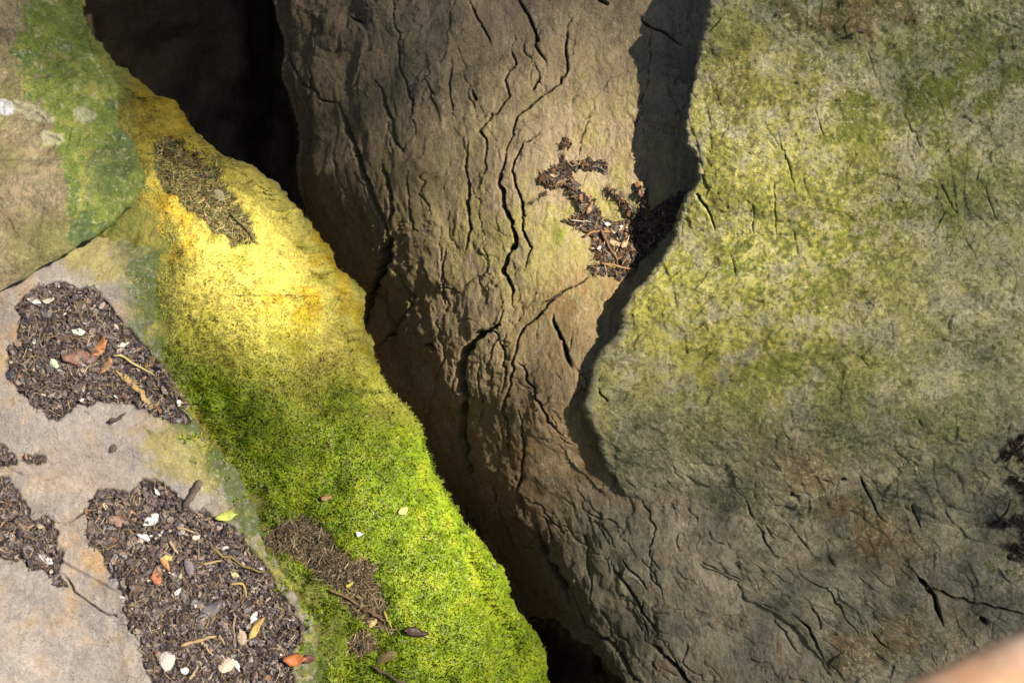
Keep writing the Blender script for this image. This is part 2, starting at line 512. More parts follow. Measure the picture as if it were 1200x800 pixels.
CR_WALL = stamp_cracks(hairlines(22, (350, 780, -30, 380), grain_wall, 15, 260, 1.5, .010, 15) + hairlines(24, (340, 790, -10, 560), grain_wall, 26, 120, 1.8, .010, 5) + hairlines(55, (540, 960, 560, 810), grain_wall, 28, 90, 1.9, .010, 6)
                       + hairlines(45, (380, 800, 0, 800), lambda x, y: 25 + 20 * math.sin(x / 40), 25, 30, 1.6, .007, 7) + [
    ([(324, 40), (354, 95), (381, 118), (400, 125)], 2.5, .02),
    ([(398, 122), (410, 159), (424, 192), (437, 230), (447, 258), (453, 268)], 7, .06),
    ([(464, 0), (464, 24), (472, 44), (469, 74), (481, 98), (486, 128), (488, 155)], 2.4, .02),
    ([(442, 96), (451, 111), (462, 142), (464, 169), (472, 179)], 4.5, .03),
    ([(451, 189), (454, 216), (459, 243), (454, 267)], 5, .04),
    ([(454, 262), (456, 285), (447, 312), (437, 346), (430, 376), (429, 405)], 11, .09),
    ([(549, 0), (562, 27), (574, 54)], 3, .025),
    ([(606, -8), (609, 0), (623, 24), (631, 51), (640, 71)], 4.5, .03),
    ([(670, 20), (663, 47), (665, 81), (643, 105), (623, 122), (606, 135), (601, 155), (592, 182)], 3, .03),
    ([(592, 182), (587, 209), (590, 230), (592, 243), (602, 270), (604, 285), (592, 312), (599, 339), (602, 360)], 5.5, .05),
    ([(602, 40), (597, 54), (602, 74), (591, 91), (597, 108), (575, 135), (562, 152), (569, 162), (570, 182), (569, 206)], 3, .025),
    ([(530, 67), (528, 101), (530, 135)], 2.4, .02),
    ([(548, 165), (545, 192), (548, 219), (550, 268), (545, 295)], 3.4, .03),
    ([(633, 155), (609, 172), (599, 199), (613, 236), (616, 257), (613, 270), (623, 292), (613, 319)], 3, .03),
    ([(748, 17), (771, 34), (798, 51)], 3, .03),
    ([(464, 316), (484, 346), (481, 363), (461, 390), (444, 410)], 3, .03),
    ([(589, 380), (559, 393), (540, 417), (537, 440), (545, 467), (538, 501), (542, 535), (548, 556), (560, 575)], 11, .07),
    ([(700, 322), (650, 349), (636, 370), (616, 380), (608, 400), (604, 424), (599, 447), (589, 481), (596, 518), (599, 535)], 3, .03),
    ([(648, 370), (660, 400), (670, 432)], 5.5, .04),
    ([(609, 424), (626, 454), (646, 498), (657, 508)], 3, .03),
    ([(492, 406), (503, 406), (510, 410)], 4.5, .03),
    ([(586, 395), (592, 425), (590, 460)], 2.4, .02),
    ([(560, 430), (565, 470), (558, 500)], 2.2, .02),
    ([(608, 480), (615, 520), (612, 570), (620, 600)], 2.8, .025),
    ([(580, 560), (590, 610), (605, 650)], 3, .025),
    ([(630, 611), (636, 640), (643, 655), (660, 682), (667, 709)], 9, .07),
    ([(667, 689), (676, 712), (684, 733), (721, 753), (738, 780), (752, 800)], 4.5, .04),
    ([(619, 726), (653, 733), (687, 760), (714, 797)], 9, .09),
    ([(717, 658), (738, 692), (758, 722), (775, 743)], 3.4, .03),
    ([(765, 753), (781, 770), (800, 787), (815, 806)], 6, .05),
    ([(630, 90), (626, 105)], 4, .03), ([(552, 104), (560, 114)], 4, .03), ([(700, 0), (712, 5)], 6, .03),
    ([(410, 20), (425, 28)], 3, .02), ([(684, 628), (688, 636)], 6, .02), ([(667, 166), (664, 178)], 3, .02),
    ([(730, 655), (748, 676), (760, 690)], 2.4, .02), ([(540, 590), (556, 610), (570, 650)], 3, .03),
    ([(500, 70), (505, 100), (512, 130)], 2, .015), ([(480, 200), (478, 240), (486, 275)], 2, .015),
    ([(520, 290), (515, 330), (522, 360)], 2, .015), ([(640, 600), (650, 640)], 2, .02),
])
CR_RIGHT = stamp_cracks(hairlines(90, (740, 1200, 530, 800), lambda x, y: 56 + 12 * math.sin(x / 50 + y / 70), 22, 46, 1.9, .008, 8)
                        + hairlines(45, (740, 1200, 560, 800), lambda x, y: 18 + 14 * math.sin(x / 40), 22, 40, 1.8, .007, 9)
                        + hairlines(45, (830, 1200, 20, 420), lambda x, y: 68 + 10 * math.sin(x / 50), 12, 26, 1.8, .005, 10)
                        + hairlines(40, (760, 1200, 320, 520), lambda x, y: -16 + 10 * math.sin(x / 60), 16, 50, 1.8, .005, 11)
                        + hairlines(30, (815, 960, 120, 420), lambda x, y: 30 + 30 * math.sin(y / 40), 30, 20, 1.7, .005, 12) + [
    ([(1016, 64), (1033, 105)], 2.2, .012), ([(1056, 125), (1070, 152), (1083, 179)], 2.4, .015), ([(1100, 209), (1126, 260)], 2.4, .015),
    ([(1151, 216), (1170, 263)], 2.4, .015), ([(1097, 111), (1110, 142)], 2.2, .012), ([(1128, 270), (1150, 312)], 2.4, .014),
    ([(911, 155), (926, 202), (933, 233)], 2.2, .014), ([(908, 216), (910, 285)], 2.2, .014), ([(940, 206), (947, 230)], 2, .012),
    ([(953, 125), (965, 165)], 2.6, .014), ([(881, 233), (884, 280)], 2.2, .014), ([(1002, 158), (1016, 172)], 2, .012),
    ([(813, 223), (830, 243), (837, 267)], 3, .03), ([(855, 295), (865, 325)], 2.2, .014), ([(930, 265), (936, 300)], 2, .014),
    ([(824, 660), (861, 679), (871, 699), (911, 719), (918, 726)], 7, .05), ([(928, 719), (949, 739), (975, 797)], 4.5, .04),
    ([(928, 763), (945, 777), (965, 793)], 8, .05), ([(942, 679), (969, 689), (989, 722), (1006, 746)], 2.6, .02),
    ([(949, 706), (965, 739)], 3, .02), ([(1073, 672), (1094, 699), (1107, 733)], 7, .05), ([(1090, 689), (1137, 706), (1203, 718)], 4, .04),
    ([(871, 581), (888, 618), (908, 651), (922, 655)], 2.4, .02), ([(898, 614), (908, 631)], 2.6, .02), ([(925, 614), (949, 648), (962, 655)], 2.4, .02),
    ([(1006, 557), (1019, 581), (1033, 611)], 3.4, .025), ([(1067, 591), (1077, 618)], 3.2, .025), ([(969, 648), (980, 662)], 2.6, .02),
    ([(848, 600), (858, 622)], 2.4, .02), ([(862, 645), (872, 678)], 2.2, .02), ([(826, 662), (838, 700)], 2.4, .02),
    ([(735, 612), (760, 648), (790, 652), (822, 660)], 3, .02), ([(800, 540), (820, 548), (850, 545)], 2, .015),
    ([(985, 560), (992, 558)], 5, .02), ([(926, 575), (936, 573)], 7, .02), ([(962, 558), (970, 560)], 6, .02),
    ([(1085, 690), (1092, 697)], 5, .03), ([(1150, 722), (1156, 730)], 8, .03), ([(1180, 652), (1188, 657)], 7, .03),
    ([(1072, 486), (1080, 500)], 3, .015), ([(840, 14), (822, 30), (812, 60)], 2.2, .02), ([(850, 18), (830, 36), (822, 60)], 2, .015),
    ([(697, 440), (702, 448)], 2, .02), ([(700, 455), (712, 470)], 2.6, .02), ([(1020, 740), (1040, 760)], 3, .02),
], 2.5, .62)
CR_SLAB = stamp_cracks([
    ([(80, 613), (101, 600), (118, 570)], 2.4, .012), ([(52, 608), (80, 616)], 2, .01),
    ([(70, 668), (88, 693), (115, 714), (150, 728)], 2.6, .014), ([(95, 480), (105, 487)], 1.6, .006), ([(10, 548), (30, 558)], 1.8, .008),
    ([(0, 305), (14, 322), (22, 330)], 1.8, .008), ([(60, 500), (68, 510)], 1.4, .006), 
], 1.5)
CR_BLOCK = stamp_cracks([
    ([(0, 110), (20, 122), (45, 132), (60, 145)], 2, .008), ([(84, 150), (78, 168), (75, 178)], 1.8, .006),
    ([(0, 252), (10, 258), (20, 275)], 1.6, .006), ([(55, 155), (72, 165)], 3, .01), ([(110, 150), (95, 170), (85, 180)], 1.6, .005),
], 1.5)

# ---- litter patches
POLY_A = [(20, 355), (45, 335), (75, 333), (110, 338), (125, 352), (140, 375), (165, 400), (185, 425), (210, 455), (228, 475), (215, 498),
          (190, 490), (165, 475), (140, 470), (110, 468), (85, 478), (68, 492), (55, 490), (40, 475), (20, 455), (5, 435), (12, 410), (22, 385)]
POLY_B = [(100, 603), (115, 575), (125, 572), (150, 578), (168, 562), (200, 572), (225, 595), (250, 605), (275, 620), (290, 640), (310, 662),
          (325, 690), (345, 715), (355, 735), (345, 760), (340, 800), (345, 830), (190, 830), (175, 790), (155, 735), (140, 690), (120, 650), (103, 625)]
POLY_C = [(-40, 550), (8, 560), (22, 575), (30, 596), (38, 606), (60, 605), (68, 622), (58, 638), (76, 648), (64, 668), (82, 690), (70, 688), (50, 665), (20, 655), (-40, 645)]
POLY_C2 = [(-20, 515), (6, 522), (18, 540), (5, 545), (-20, 545)]
POLY_C3 = [(27, 534), (50, 531), (52, 538), (32, 544)]
POLY_D = [(180, 172), (196, 158), (222, 160), (242, 172), (262, 184), (266, 212), (284, 245), (300, 282), (280, 286), (250, 268), (225, 248), (205, 228), (184, 206)]
POLY_E = [(306, 632), (330, 608), (360, 605), (385, 625), (392, 642), (430, 655), (446, 690), (452, 730), (462, 740), (430, 735), (405, 705), (380, 678), (355, 660), (325, 648)]
POLY_E2 = [(406, 745), (420, 735), (436, 745), (440, 760), (425, 768), (410, 762)]
STROKES_F = [([(632, 212), (645, 203), (660, 195), (690, 191)], 8), ([(694, 193), (708, 193)], 6), ([(707, 188), (708, 200)], 4), ([(655, 200), (672, 222), (685, 245)], 14),
             ([(645, 215), (658, 212)], 8),
             ([(685, 240), (698, 265), (706, 300)], 20), ([(712, 222), (728, 233), (745, 250)], 6), ([(750, 218), (756, 235), (752, 250)], 9),
             ([(678, 258), (720, 268), (760, 258), (800, 235)], 18), ([(705, 285), (735, 300), (765, 272)], 28), ([(720, 285), (770, 260), (800, 250)], 26),
             ([(664, 165), (660, 170)], 5), ([(660, 185), (661, 190)], 3), ([(620, 240), (640, 225)], 2), ([(690, 316), (735, 322)], 6)]
STROKES_G = [([(1172, 533), (1188, 515), (1205, 505)], 6), ([(1160, 612), (1185, 605)], 9), ([(1190, 560), (1205, 580)], 10), ([(1185, 640), (1205, 660)], 8),
             ([(1195, 600), (1205, 640)], 8), ([(1192, 520), (1205, 545)], 7)]
MA = poly_mask([POLY_A], 7.0, 1.0); MB = poly_mask([POLY_B], 7.0, 2.0); MC = poly_mask([POLY_C, POLY_C2, POLY_C3], 7.0, 3.0)
MD = poly_mask([POLY_D], 6.0, 4.0); ME = poly_mask([POLY_E, POLY_E2], 7.0, 5.0)
MF = stroke_mask(STROKES_F, 2.5, 6.0); MG = stroke_mask(STROKES_G, 4.0, 7.0)
CAP = soften(poly_mask([[(870, -60), (893, -10), (915, 18), (945, 32), (985, 41), (1003, 49), (1030, 41), (1068, 26), (1088, 8), (1100, -12), (1110, -60)]], 14.0, 8.0), 7)
SOIL_SLAB = soften(MA | MB | MC, 5); DUST = soften(MA | MB | MC, 26)
SOIL_MOSS = soften(MD | ME, 6); SOIL_WALL = soften(MF, 1); SOIL_RIGHT = soften(MG, 3)

# ---- central wall ------------------------------------------------------------
GAP = curve([(.17, -420), (.165, 0), (.125, 60), (.115, 130), (.105, 200), (.10, 300), (.075, 350), (.05, 430), (.065, 490), (.05, 560), (.02, 615), (.012, 680), (.01, 1150)])

def z_wall(px, py, d):
    z = -0.20 - 0.00042 * np.maximum(0, 780 - px) - 0.10 * sstep(520, 330, px)
    z = z - 0.10 * sstep(450, 800, py) * sstep(760, 560, px)
    z = z - 0.14 * np.exp(-np.maximum(d, 0) / 34.0)
    z = z - 0.26 * np.exp(-np.maximum(px - E_MOSS(py) - 6, 0) / 48.0) * sstep(150, 380, py)
    z = z + 0.05 * blob(px, py, 600, 250, 90, 260) + 0.045 * blob(px, py, 660, 470, 60, 90, 20)
    z = z - 0.04 * blob(px, py, 735, 275, 60, 45)
    z = z - 0.00022 * np.maximum(0, py - 500) - 0.05 * sstep(300, -400, py)
    z = z - 0.45 * sstep(0, 14, (py - 728) - 0.72 * np.maximum(px - 640, 0) + 5 * perlin(px / 12, py / 12, 2.2)) * sstep(760, 730, px)
    return z

def d_wall(px, py, P, front):
    x, y, z = P[..., 0], P[..., 1], P[..., 2]
    sh = 0.05 * py + 0.42 * np.maximum(0, py - 470)
    u = px - sh + 16 * perlin(px / 70, py / 90, .3) + 5 * perlin(px / 22, py / 26, 7.3)
    v = py + 14 * perlin(px / 60, py / 60, 3.3)
    amp = sstep(0.0, 0.6, perlin(px / 70, py / 110, 8.8))
    f = u / 52 + 1.3 * perlin(u / 55, v / 110, 1.1) + 0.45 * perlin(u / 18, v / 30, 2.1)
    h = 0.0012 * amp * (1 - (f - np.floor(f)))
    f2 = u / 13 + 1.2 * perlin(u / 26, v / 60, 4.4) + 0.5 * perlin(u / 9, v / 14, 5.4)
    amp2 = sstep(-0.1, 0.5, perlin(px / 50, py / 70, 12.8))
    h = h + 0.0012 * amp2 * (1 - (f2 - np.floor(f2)))
    f3 = (v + 0.55 * px) / 26 + 1.2 * perlin(u / 30, v / 18, 6.4) + 0.5 * perlin(u / 9, v / 8, 6.9)
    amp3 = sstep(-0.15, 0.5, perlin(px / 60, py / 55, 22.8))
    h = h + 0.0040 * amp3 * (1 - (f3 - np.floor(f3)))
    h = h + 0.020 * fbm(x * 4, y * 2.5, z * 4, 3) + 0.0045 * fbm(x * 26, y * 14, z * 26, 4, .55)
    h = h + .0048 * sstep(-.3, .4, perlin(px / 80, py / 90, 71.0)) * plates(u / 34 + .3 * perlin(u / 20, v / 30, 1.9), v / 52 + .3 * perlin(u / 25, v / 25, 2.9), 5)
    h = h + (.0034 + .003 * sstep(520, 640, py)) * sstep(-.3, .4, perlin(px / 60, py / 50, 75.0)) * plates((u + .5 * v) / 15 + .4 * perlin(u / 14, v / 14, 3.9), (v - .3 * u) / 22 + .4 * perlin(u / 14, v / 14, 4.9), 17)
    h = h + 0.0012 * ridged(u / 7, v / 11, 0.5, 3) + .002 * ridged(u / 30, v / 40, 3.5, 3)
    h = h - sample(CR_WALL, px, py) * front
    h = h + 0.004 * sample_soil(SOIL_WALL, px, py) * front
    return h

def sample_soil(img, px, py):
    ix = np.clip((px - RX0).astype(np.int32), 0, RW // 2 - 1); iy = np.clip((py - RY0).astype(np.int32), 0, RH // 2 - 1)
    return img[iy, ix]

def c_lower(px, py):
    """grey-tan stone shared by the foot of the wall and of the right boulder"""
    m1 = fbm(px / 90, py / 90, 41.1, 4); m2 = fbm(px / 24, py / 20, 43.1, 4, .6); m3 = fbm(px / 7, py / 6, 45.1, 3)
    c = np.zeros(px.shape + (3,)) + C(.275, .25, .185)
    c = mix(c, C(.21, .175, .12), sstep(-.1, .3, m2) * .7)
    c = mix(c, C(.34, .30, .225), sstep(.0, .4, m3) * .5)
    c = mix(c, C(.25, .185, .11), sstep(.2, .5, m1 + .4 * m2) * .35)
    return mix(c, C(.24, .24, .12), sstep(.0, .4, fbm(px / 60, py / 60, 47.1, 4)) * .4 * sstep(850, 980, px))

def c_wall(px, py, P, front, n):
    x, y, z = P[..., 0], P[..., 1], P[..., 2]
    c = np.zeros(px.shape + (3,)) + C(.34, .265, .16)
    n1 = fbm(x * 5, y * 4, z * 5, 5); n2 = fbm(x * 22, y * 15, z * 22, 4); n3 = fbm(x * 60 + 7, y * 40, z * 60, 3)
    c = mix(c, C(.23, .18, .13), sstep(-.1, .5, n1))
    c = mix(c, C(.35, .28, .195), sstep(.1, .6, n2) * .6)
    c = mix(c, C(.37, .31, .235), sstep(.25, .6, n3) * .4)
    alg = blob(px, py, 690, 230, 120, 150) * 0.85 + blob(px, py, 560, 280, 140, 130) * .55 + blob(px, py, 430, 300, 40, 100) * .25
    c = mix(c, C(.33, .285, .10), alg * sstep(-.5, .3, n2 + n1))
    c = mix(c, C(.17, .20, .03), (blob(px, py, 652, 275, 10, 16) * .9 + blob(px, py, 683, 95, 8, 10) * .5) * sstep(-.6, .2, n3))
    rust = blob(px, py, 690, 345, 65, 34, -25) * .9 + blob(px, py, 650, 440, 60, 70) * .55 + blob(px, py, 690, 560, 45, 40) * .9 + blob(px, py, 612, 590, 30, 60) * .8 + blob(px, py, 620, 500, 60, 50) * .5
    c = mix(c, C(.27, .165, .075), rust * sstep(-.5, .3, n2 + .6 * n3))
    c = mix(c, C(.29, .17, .07), rust * sstep(.35, .6, n3) * .7)
    c = mix(c, C(.22, .165, .11), sstep(480, 640, py) * sstep(720, 600, px) * .7)
    c = mix(c, c_lower(px, py), sstep(520, 620, py + 25 * n2) * sstep(620, 710, px + 30 * n1))
    # rust-coloured stain with its own outline along the ledges
    c = mix(c, C(.20, .12, .06), sstep(.25, .6, perlin(px / 22, py / 45, 14.1)) * sstep(0.0, .4, n2) * .55)
    c = mix(c, C(.045, .035, .028), sstep(.006, .02, sample(CR_WALL, px, py)) * front * .6)
    c = mix(c, C(.035, .022, .014), sample_soil(SOIL_WALL, px, py) * front)
    return c

S_WALL = rock("rock_wall", E_WALL, -1, 1000.0, z_wall, .008, .75, 30, 470, 0, lambda e: e, d_wall, c_wall, M_WALL, seed=3.3,
              label="tall brown cracked rock wall deep between the two boulders", cat="rock wall")

# ---- right boulder -----------------------------------------------------------
def z_right(px, py, d):
    e = E_RIGHT(py)
    zw = z_wall(e - 45, py, np.full_like(px, 300.0))
    z = zw + GAP(py)
    z = z + 0.13 * (1 - np.exp(-np.maximum(d, 0) / 260.0)) - 0.00012 * np.maximum(0, py - 350) * np.clip(d / 300, 0, 1)
    z = z + 0.03 * blob(px, py, 900, 230, 110, 160) + 0.02 * blob(px, py, 1100, 330, 140, 60, -15) - .02 * blob(px, py, 1010, 590, 60, 60)
    return z

def d_right(px, py, P, front):
    x, y, z = P[..., 0], P[..., 1], P[..., 2]
    w = perlin(px / 60, py / 60, 31.3) * 18 + perlin(px / 20, py / 20, 33.3) * 6
    v = py + 0.27 * px + w
    amp = sstep(-.1, .5, perlin(px / 120, py / 60, 35.5)) * sstep(250, 330, py) * sstep(600, 480, py)
    f = v / 30 + .7 * perlin(px / 50, py / 20, 36.1)
    h = 0.004 * amp * (1 - (f - np.floor(f)))
    u = px - .55 * py + 14 * perlin(px / 45, py / 45, 41.3) + 4 * perlin(px / 14, py / 14, 43.3)
    amp2 = sstep(-.2, .5, perlin(px / 70, py / 70, 45.5)) * sstep(480, 600, py)
    f2 = u / 24 + .8 * perlin(px / 30, py / 40, 46.1)
    h = h + 0.0022 * amp2 * (1 - (f2 - np.floor(f2)))
    v2 = py - .35 * px + 20 * perlin(px / 40, py / 40, 51.3)
    f4 = v2 / 15 + .8 * perlin(px / 20, py / 14, 52.1)
    h = h + 0.0020 * sstep(-.1, .5, perlin(px / 50, py / 40, 55.5)) * sstep(540, 660, py) * (1 - (f4 - np.floor(f4)))
    u3 = px - .22 * py + 7 * perlin(px / 40, py / 60, 61.3)
    f3 = u3 / 21 + .9 * perlin(px / 35, py / 60, 62.1)
    h = h + 0.0020 * sstep(0, .5, perlin(px / 60, py / 80, 65.5)) * sstep(440, 340, py) * (1 - (f3 - np.floor(f3)))
    h = h + 0.016 * fbm(x * 4 + 3, y * 4, z * 4, 3) + 0.006 * fbm(x * 20, y * 20, z * 20, 5, .55)
    a_ = px * .94 - py * .34 + 6 * perlin(px / 25, py / 25, 81.); b_ = px * .34 + py * .94 + 6 * perlin(px / 25, py / 25, 83.)
    h = h + .0052 * sstep(-.3, .4, perlin(px / 70, py / 60, 85.)) * plates(a_ / 34, b_ / 17, 23)
    a2 = px * .82 + py * .57 + 6 * perlin(px / 30, py / 30, 91.); b2 = -px * .57 + py * .82 + 6 * perlin(px / 30, py / 30, 93.)
    h = h + .0068 * sstep(440, 600, py) * sstep(-.3, .3, perlin(px / 60, py / 60, 95.)) * plates(a2 / 46, b2 / 20, 41)
    h = h + .0016 * plates(a_ / 12 + .5 * perlin(px / 12, py / 12, 6.1), b_ / 8 + .5 * perlin(px / 12, py / 12, 6.9), 61, 1.2, .3)
    h = h + 0.0015 * np.clip(ridged(a_ / 34, b_ / 5.5, 4.1, 3), -1, 1) * sstep(-.4, .3, perlin(px / 60, py / 60, 99.)) + .0012 * np.clip(ridged(a2 / 40, b2 / 5, 4.7, 3), -1, 1)
    h = h + .005 * sample_soil(CAP, px, py) * front
    h = h - sample(CR_RIGHT, px, py) * front + .004 * sample_soil(SOIL_RIGHT, px, py) * front
    h = h + .012 * sstep(.02, -.03, py * 0 + (blob(px, py, 960, 610, 60, 30, 30) - .5)) * 0
    return h

def c_right(px, py, P, front, n):
    x, y, z = P[..., 0], P[..., 1], P[..., 2]
    n1 = fbm(x * 5 + 9, y * 5, z * 5, 5); n2 = fbm(x * 20 + 3, y * 26, z * 20, 4, .6); n3 = fbm(x * 70, y * 90, z * 70, 3, .6)
    n4 = fbm(x * 11 + 30, y * 11, z * 11, 5, .65)
    n5 = fbm(x * 110, y * 130, z * 110, 2)
    c = np.zeros(px.shape + (3,)) + C(.285, .27, .165)
    c = mix(c, C(.34, .325, .22), sstep(.0, .4, n3) * .6)
    c = mix(c, C(.21, .20, .10), sstep(.0, .4, n2) * .6)
    low = sstep(400, 720, py + 0.10 * (px - 900) + 60 * n1)
    c = mix(c, C(.275, .24, .175), low * .85)
    film = sstep(-.5, .3, n4 + .5 * n2) * (1 - .8 * low)
    c = mix(c, C(.255, .255, .085), film * .75 * (.4 + .6 * blob(px, py, 880, 330, 340, 300)))
    alg = np.clip(blob(px, py, 880, 230, 160, 200) * 1.25 + blob(px, py, 820, 400, 130, 100) * .7, 0, 1)
    c = mix(c, C(.37, .34, .07), alg * sstep(-.6, .3, n4 + .5 * n2) * .9)
    c = mix(c, C(.45, .41, .14), alg * sstep(.1, .45, n2 + .4 * n5) * .5)
    grn = np.clip(blob(px, py, 905, 320, 85, 70) * 1.6 + blob(px, py, 980, 140, 60, 40) * 1.1 + blob(px, py, 865, 120, 55, 90) * 1.0 + blob(px, py, 1000, 250, 70, 60) * .7
                  + blob(px, py, 1080, 90, 120, 90) * .85 + blob(px, py, 900, 440, 140, 55, -20) * .75 + blob(px, py, 1040, 260, 90, 45) * .6
                  + blob(px, py, 1060, 510, 140, 50) * .6 + blob(px, py, 1150, 150, 70, 100) * .5 + .10, 0, 1.2)
    c = mix(c, C(.16, .175, .03), grn * sstep(-.1, .1, n4 + .4 * n3 + .3 * n5) * .85)
    c = mix(c, C(.12, .135, .022), grn * sstep(.2, .36, n2 + .4 * n4 + .35 * n5) * .7)
    c = mix(c, C(.09, .08, .04), sstep(.3, .45, n5 + .5 * n3) * .6)
    rust = blob(px, py, 985, 590, 70, 32, 35) + blob(px, py, 1040, 650, 55, 35, 50) + blob(px, py, 1060, 740, 90, 30, -10) + blob(px, py, 985, 770, 60, 30) * .9 + blob(px, py, 880, 120, 40, 60) * .35 + blob(px, py, 930, 540, 60, 25, 20) * .5
    c = mix(c, C(.185, .125, .06), rust * sstep(-.45, .25, n4 + .4 * n2))
    c = mix(c, C(.10, .07, .04), rust * sstep(.1, .5, n2) * .5)
    c = mix(c, C(.25, .19, .12), sstep(640, 760, py) * sstep(960, 820, px) * .6)
    c = mix(c, mix(np.zeros(px.shape + (3,)) + C(.17, .125, .05), C(.09, .06, .03), sstep(-.2, .4, n2)), sample_soil(CAP, px, py) * front * .75 * sstep(-.7, .1, n4 + n2))
    c = mix(c, C(.05, .04, .03), sstep(.005, .016, sample(CR_RIGHT, px, py)) * front * .6)
    c = mix(c, C(.04, .028, .02), sample_soil(SOIL_RIGHT, px, py) * front * .9)
    c = mix(c, c_lower(px, py), np.maximum(sstep(250, 10, px - E_RIGHT(py) + 80 * n1), .6) * sstep(420, 610, py - 0.03 * (px - 800) + 50 * n2 + 40 * n1) * (1 - .75 * np.clip(rust, 0, 1)))
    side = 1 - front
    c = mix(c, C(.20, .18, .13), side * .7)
    return c

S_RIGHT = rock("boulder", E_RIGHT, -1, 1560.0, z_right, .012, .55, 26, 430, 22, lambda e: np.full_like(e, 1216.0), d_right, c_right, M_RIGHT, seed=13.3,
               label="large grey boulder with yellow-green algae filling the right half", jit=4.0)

# ---- left side: mossy boulder, pale slab, green block -------------------------
def z_moss(px, py, d):
    d = np.maximum(d, 0)
    z = -0.06 + 0.23 * (1 - np.exp(-d / 95.0)) + 0.06 * (1 - np.exp(-d / 18.0))
    z = z + 0.00010 * (py - 400) * 0.6
    z = z + 0.02 * blob(px, py, 300, 300, 60, 60) - .02 * blob(px, py, 370, 470, 40, 60)
    return z

def d_moss(px, py, P, front):
    x, y, z = P[..., 0], P[..., 1], P[..., 2]
    h = 0.024 * fbm(x * 5 + 4, y * 5, z * 5, 3) - 0.011 * np.abs(fbm(x * 15, y * 15, z * 15, 3, .55)) + .006 * fbm(x * 30, y * 30, z * 30, 3) + .003 * fbm(x * 60, y * 60, z * 60, 3)
    s = sample_soil(SOIL_MOSS, px, py)
    return h - .006 * s * front

def moss_color(px, py, n1, n2):
    """yellow gold in the upper part, fresh green lower down (dried moss, with sunlight put into the yellow)"""
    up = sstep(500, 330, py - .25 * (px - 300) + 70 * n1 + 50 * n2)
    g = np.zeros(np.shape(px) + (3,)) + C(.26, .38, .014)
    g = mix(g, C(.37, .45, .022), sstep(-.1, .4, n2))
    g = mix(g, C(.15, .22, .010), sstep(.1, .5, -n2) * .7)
    yel = np.zeros(np.shape(px) + (3,)) + C(.70, .61, .14)  # pale yellow carries part of the sun spot's glow
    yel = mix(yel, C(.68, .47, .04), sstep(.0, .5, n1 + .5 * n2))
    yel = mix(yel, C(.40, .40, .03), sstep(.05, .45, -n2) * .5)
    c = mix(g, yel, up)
    br = blob(px, py, 375, 440, 45, 55) * .9 + blob(px, py, 250, 385, 40, 40) * .3
    c = mix(c, C(.17, .13, .02), br * sstep(-.5, .3, n2) * .8)
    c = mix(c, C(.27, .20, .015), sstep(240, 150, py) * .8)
    return c

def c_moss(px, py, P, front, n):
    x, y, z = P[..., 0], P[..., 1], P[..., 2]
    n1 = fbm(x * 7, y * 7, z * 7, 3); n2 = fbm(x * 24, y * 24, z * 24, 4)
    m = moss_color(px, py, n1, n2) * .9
    st = np.zeros(px.shape + (3,)) + C(.20, .20, .05)
    st = mix(st, C(.11, .15, .03), sstep(-.2, .4, n2))
    st = mix(st, C(.30, .27, .06), sstep(.15, .5, n1 + n2 * .5))
    t = sstep(4, 24, px - E_SLAB(py) - 12 + 16 * n2)
    t = t * (1 - .8 * blob(px, py, 380, 740, 60, 70, 20))
    c = mix(st, m, t)
    c = mix(c, C(.06, .05, .025), sample_soil(SOIL_MOSS, px, py) * front * .85)
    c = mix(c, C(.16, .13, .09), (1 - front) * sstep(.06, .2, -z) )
    return c

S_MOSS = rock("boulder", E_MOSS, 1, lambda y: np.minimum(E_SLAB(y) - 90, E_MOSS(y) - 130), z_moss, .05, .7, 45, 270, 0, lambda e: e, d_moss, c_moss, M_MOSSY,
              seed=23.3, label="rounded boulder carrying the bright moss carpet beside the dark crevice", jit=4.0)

def z_slab(px, py, d):
    e = E_SLAB(py)
    dm = E_MOSS(py) - e
    z = z_moss(e, py, 40 + 20 * np.log1p(np.exp(np.clip((dm - 40) / 20, -20, 20)))) + .018 + 0.00035 * np.maximum(d, 0)
    z = z - .05 * sstep(330, 240, py) * sstep(-200, 100, py)
    return z

def d_slab(px, py, P, front):
    x, y, z = P[..., 0], P[..., 1], P[..., 2]
    h = 0.010 * fbm(x * 4 + 14, y * 4, z * 4, 3) + 0.005 * fbm(x * 18, y * 18, z * 18, 5, .6) + .0012 * fbm(x * 70, y * 70, z * 70, 3)
    h = h - .012 * sample_soil(SOIL_SLAB, px, py) * front
    # the plate left of the crack at the bottom sits a little lower
    s = sstep(-2, 2, (py - 650) - 0.55 * (px - 60)) * sstep(150, 135, px)
    h = h - .006 * s - sample(CR_SLAB, px, py) * front
    return h

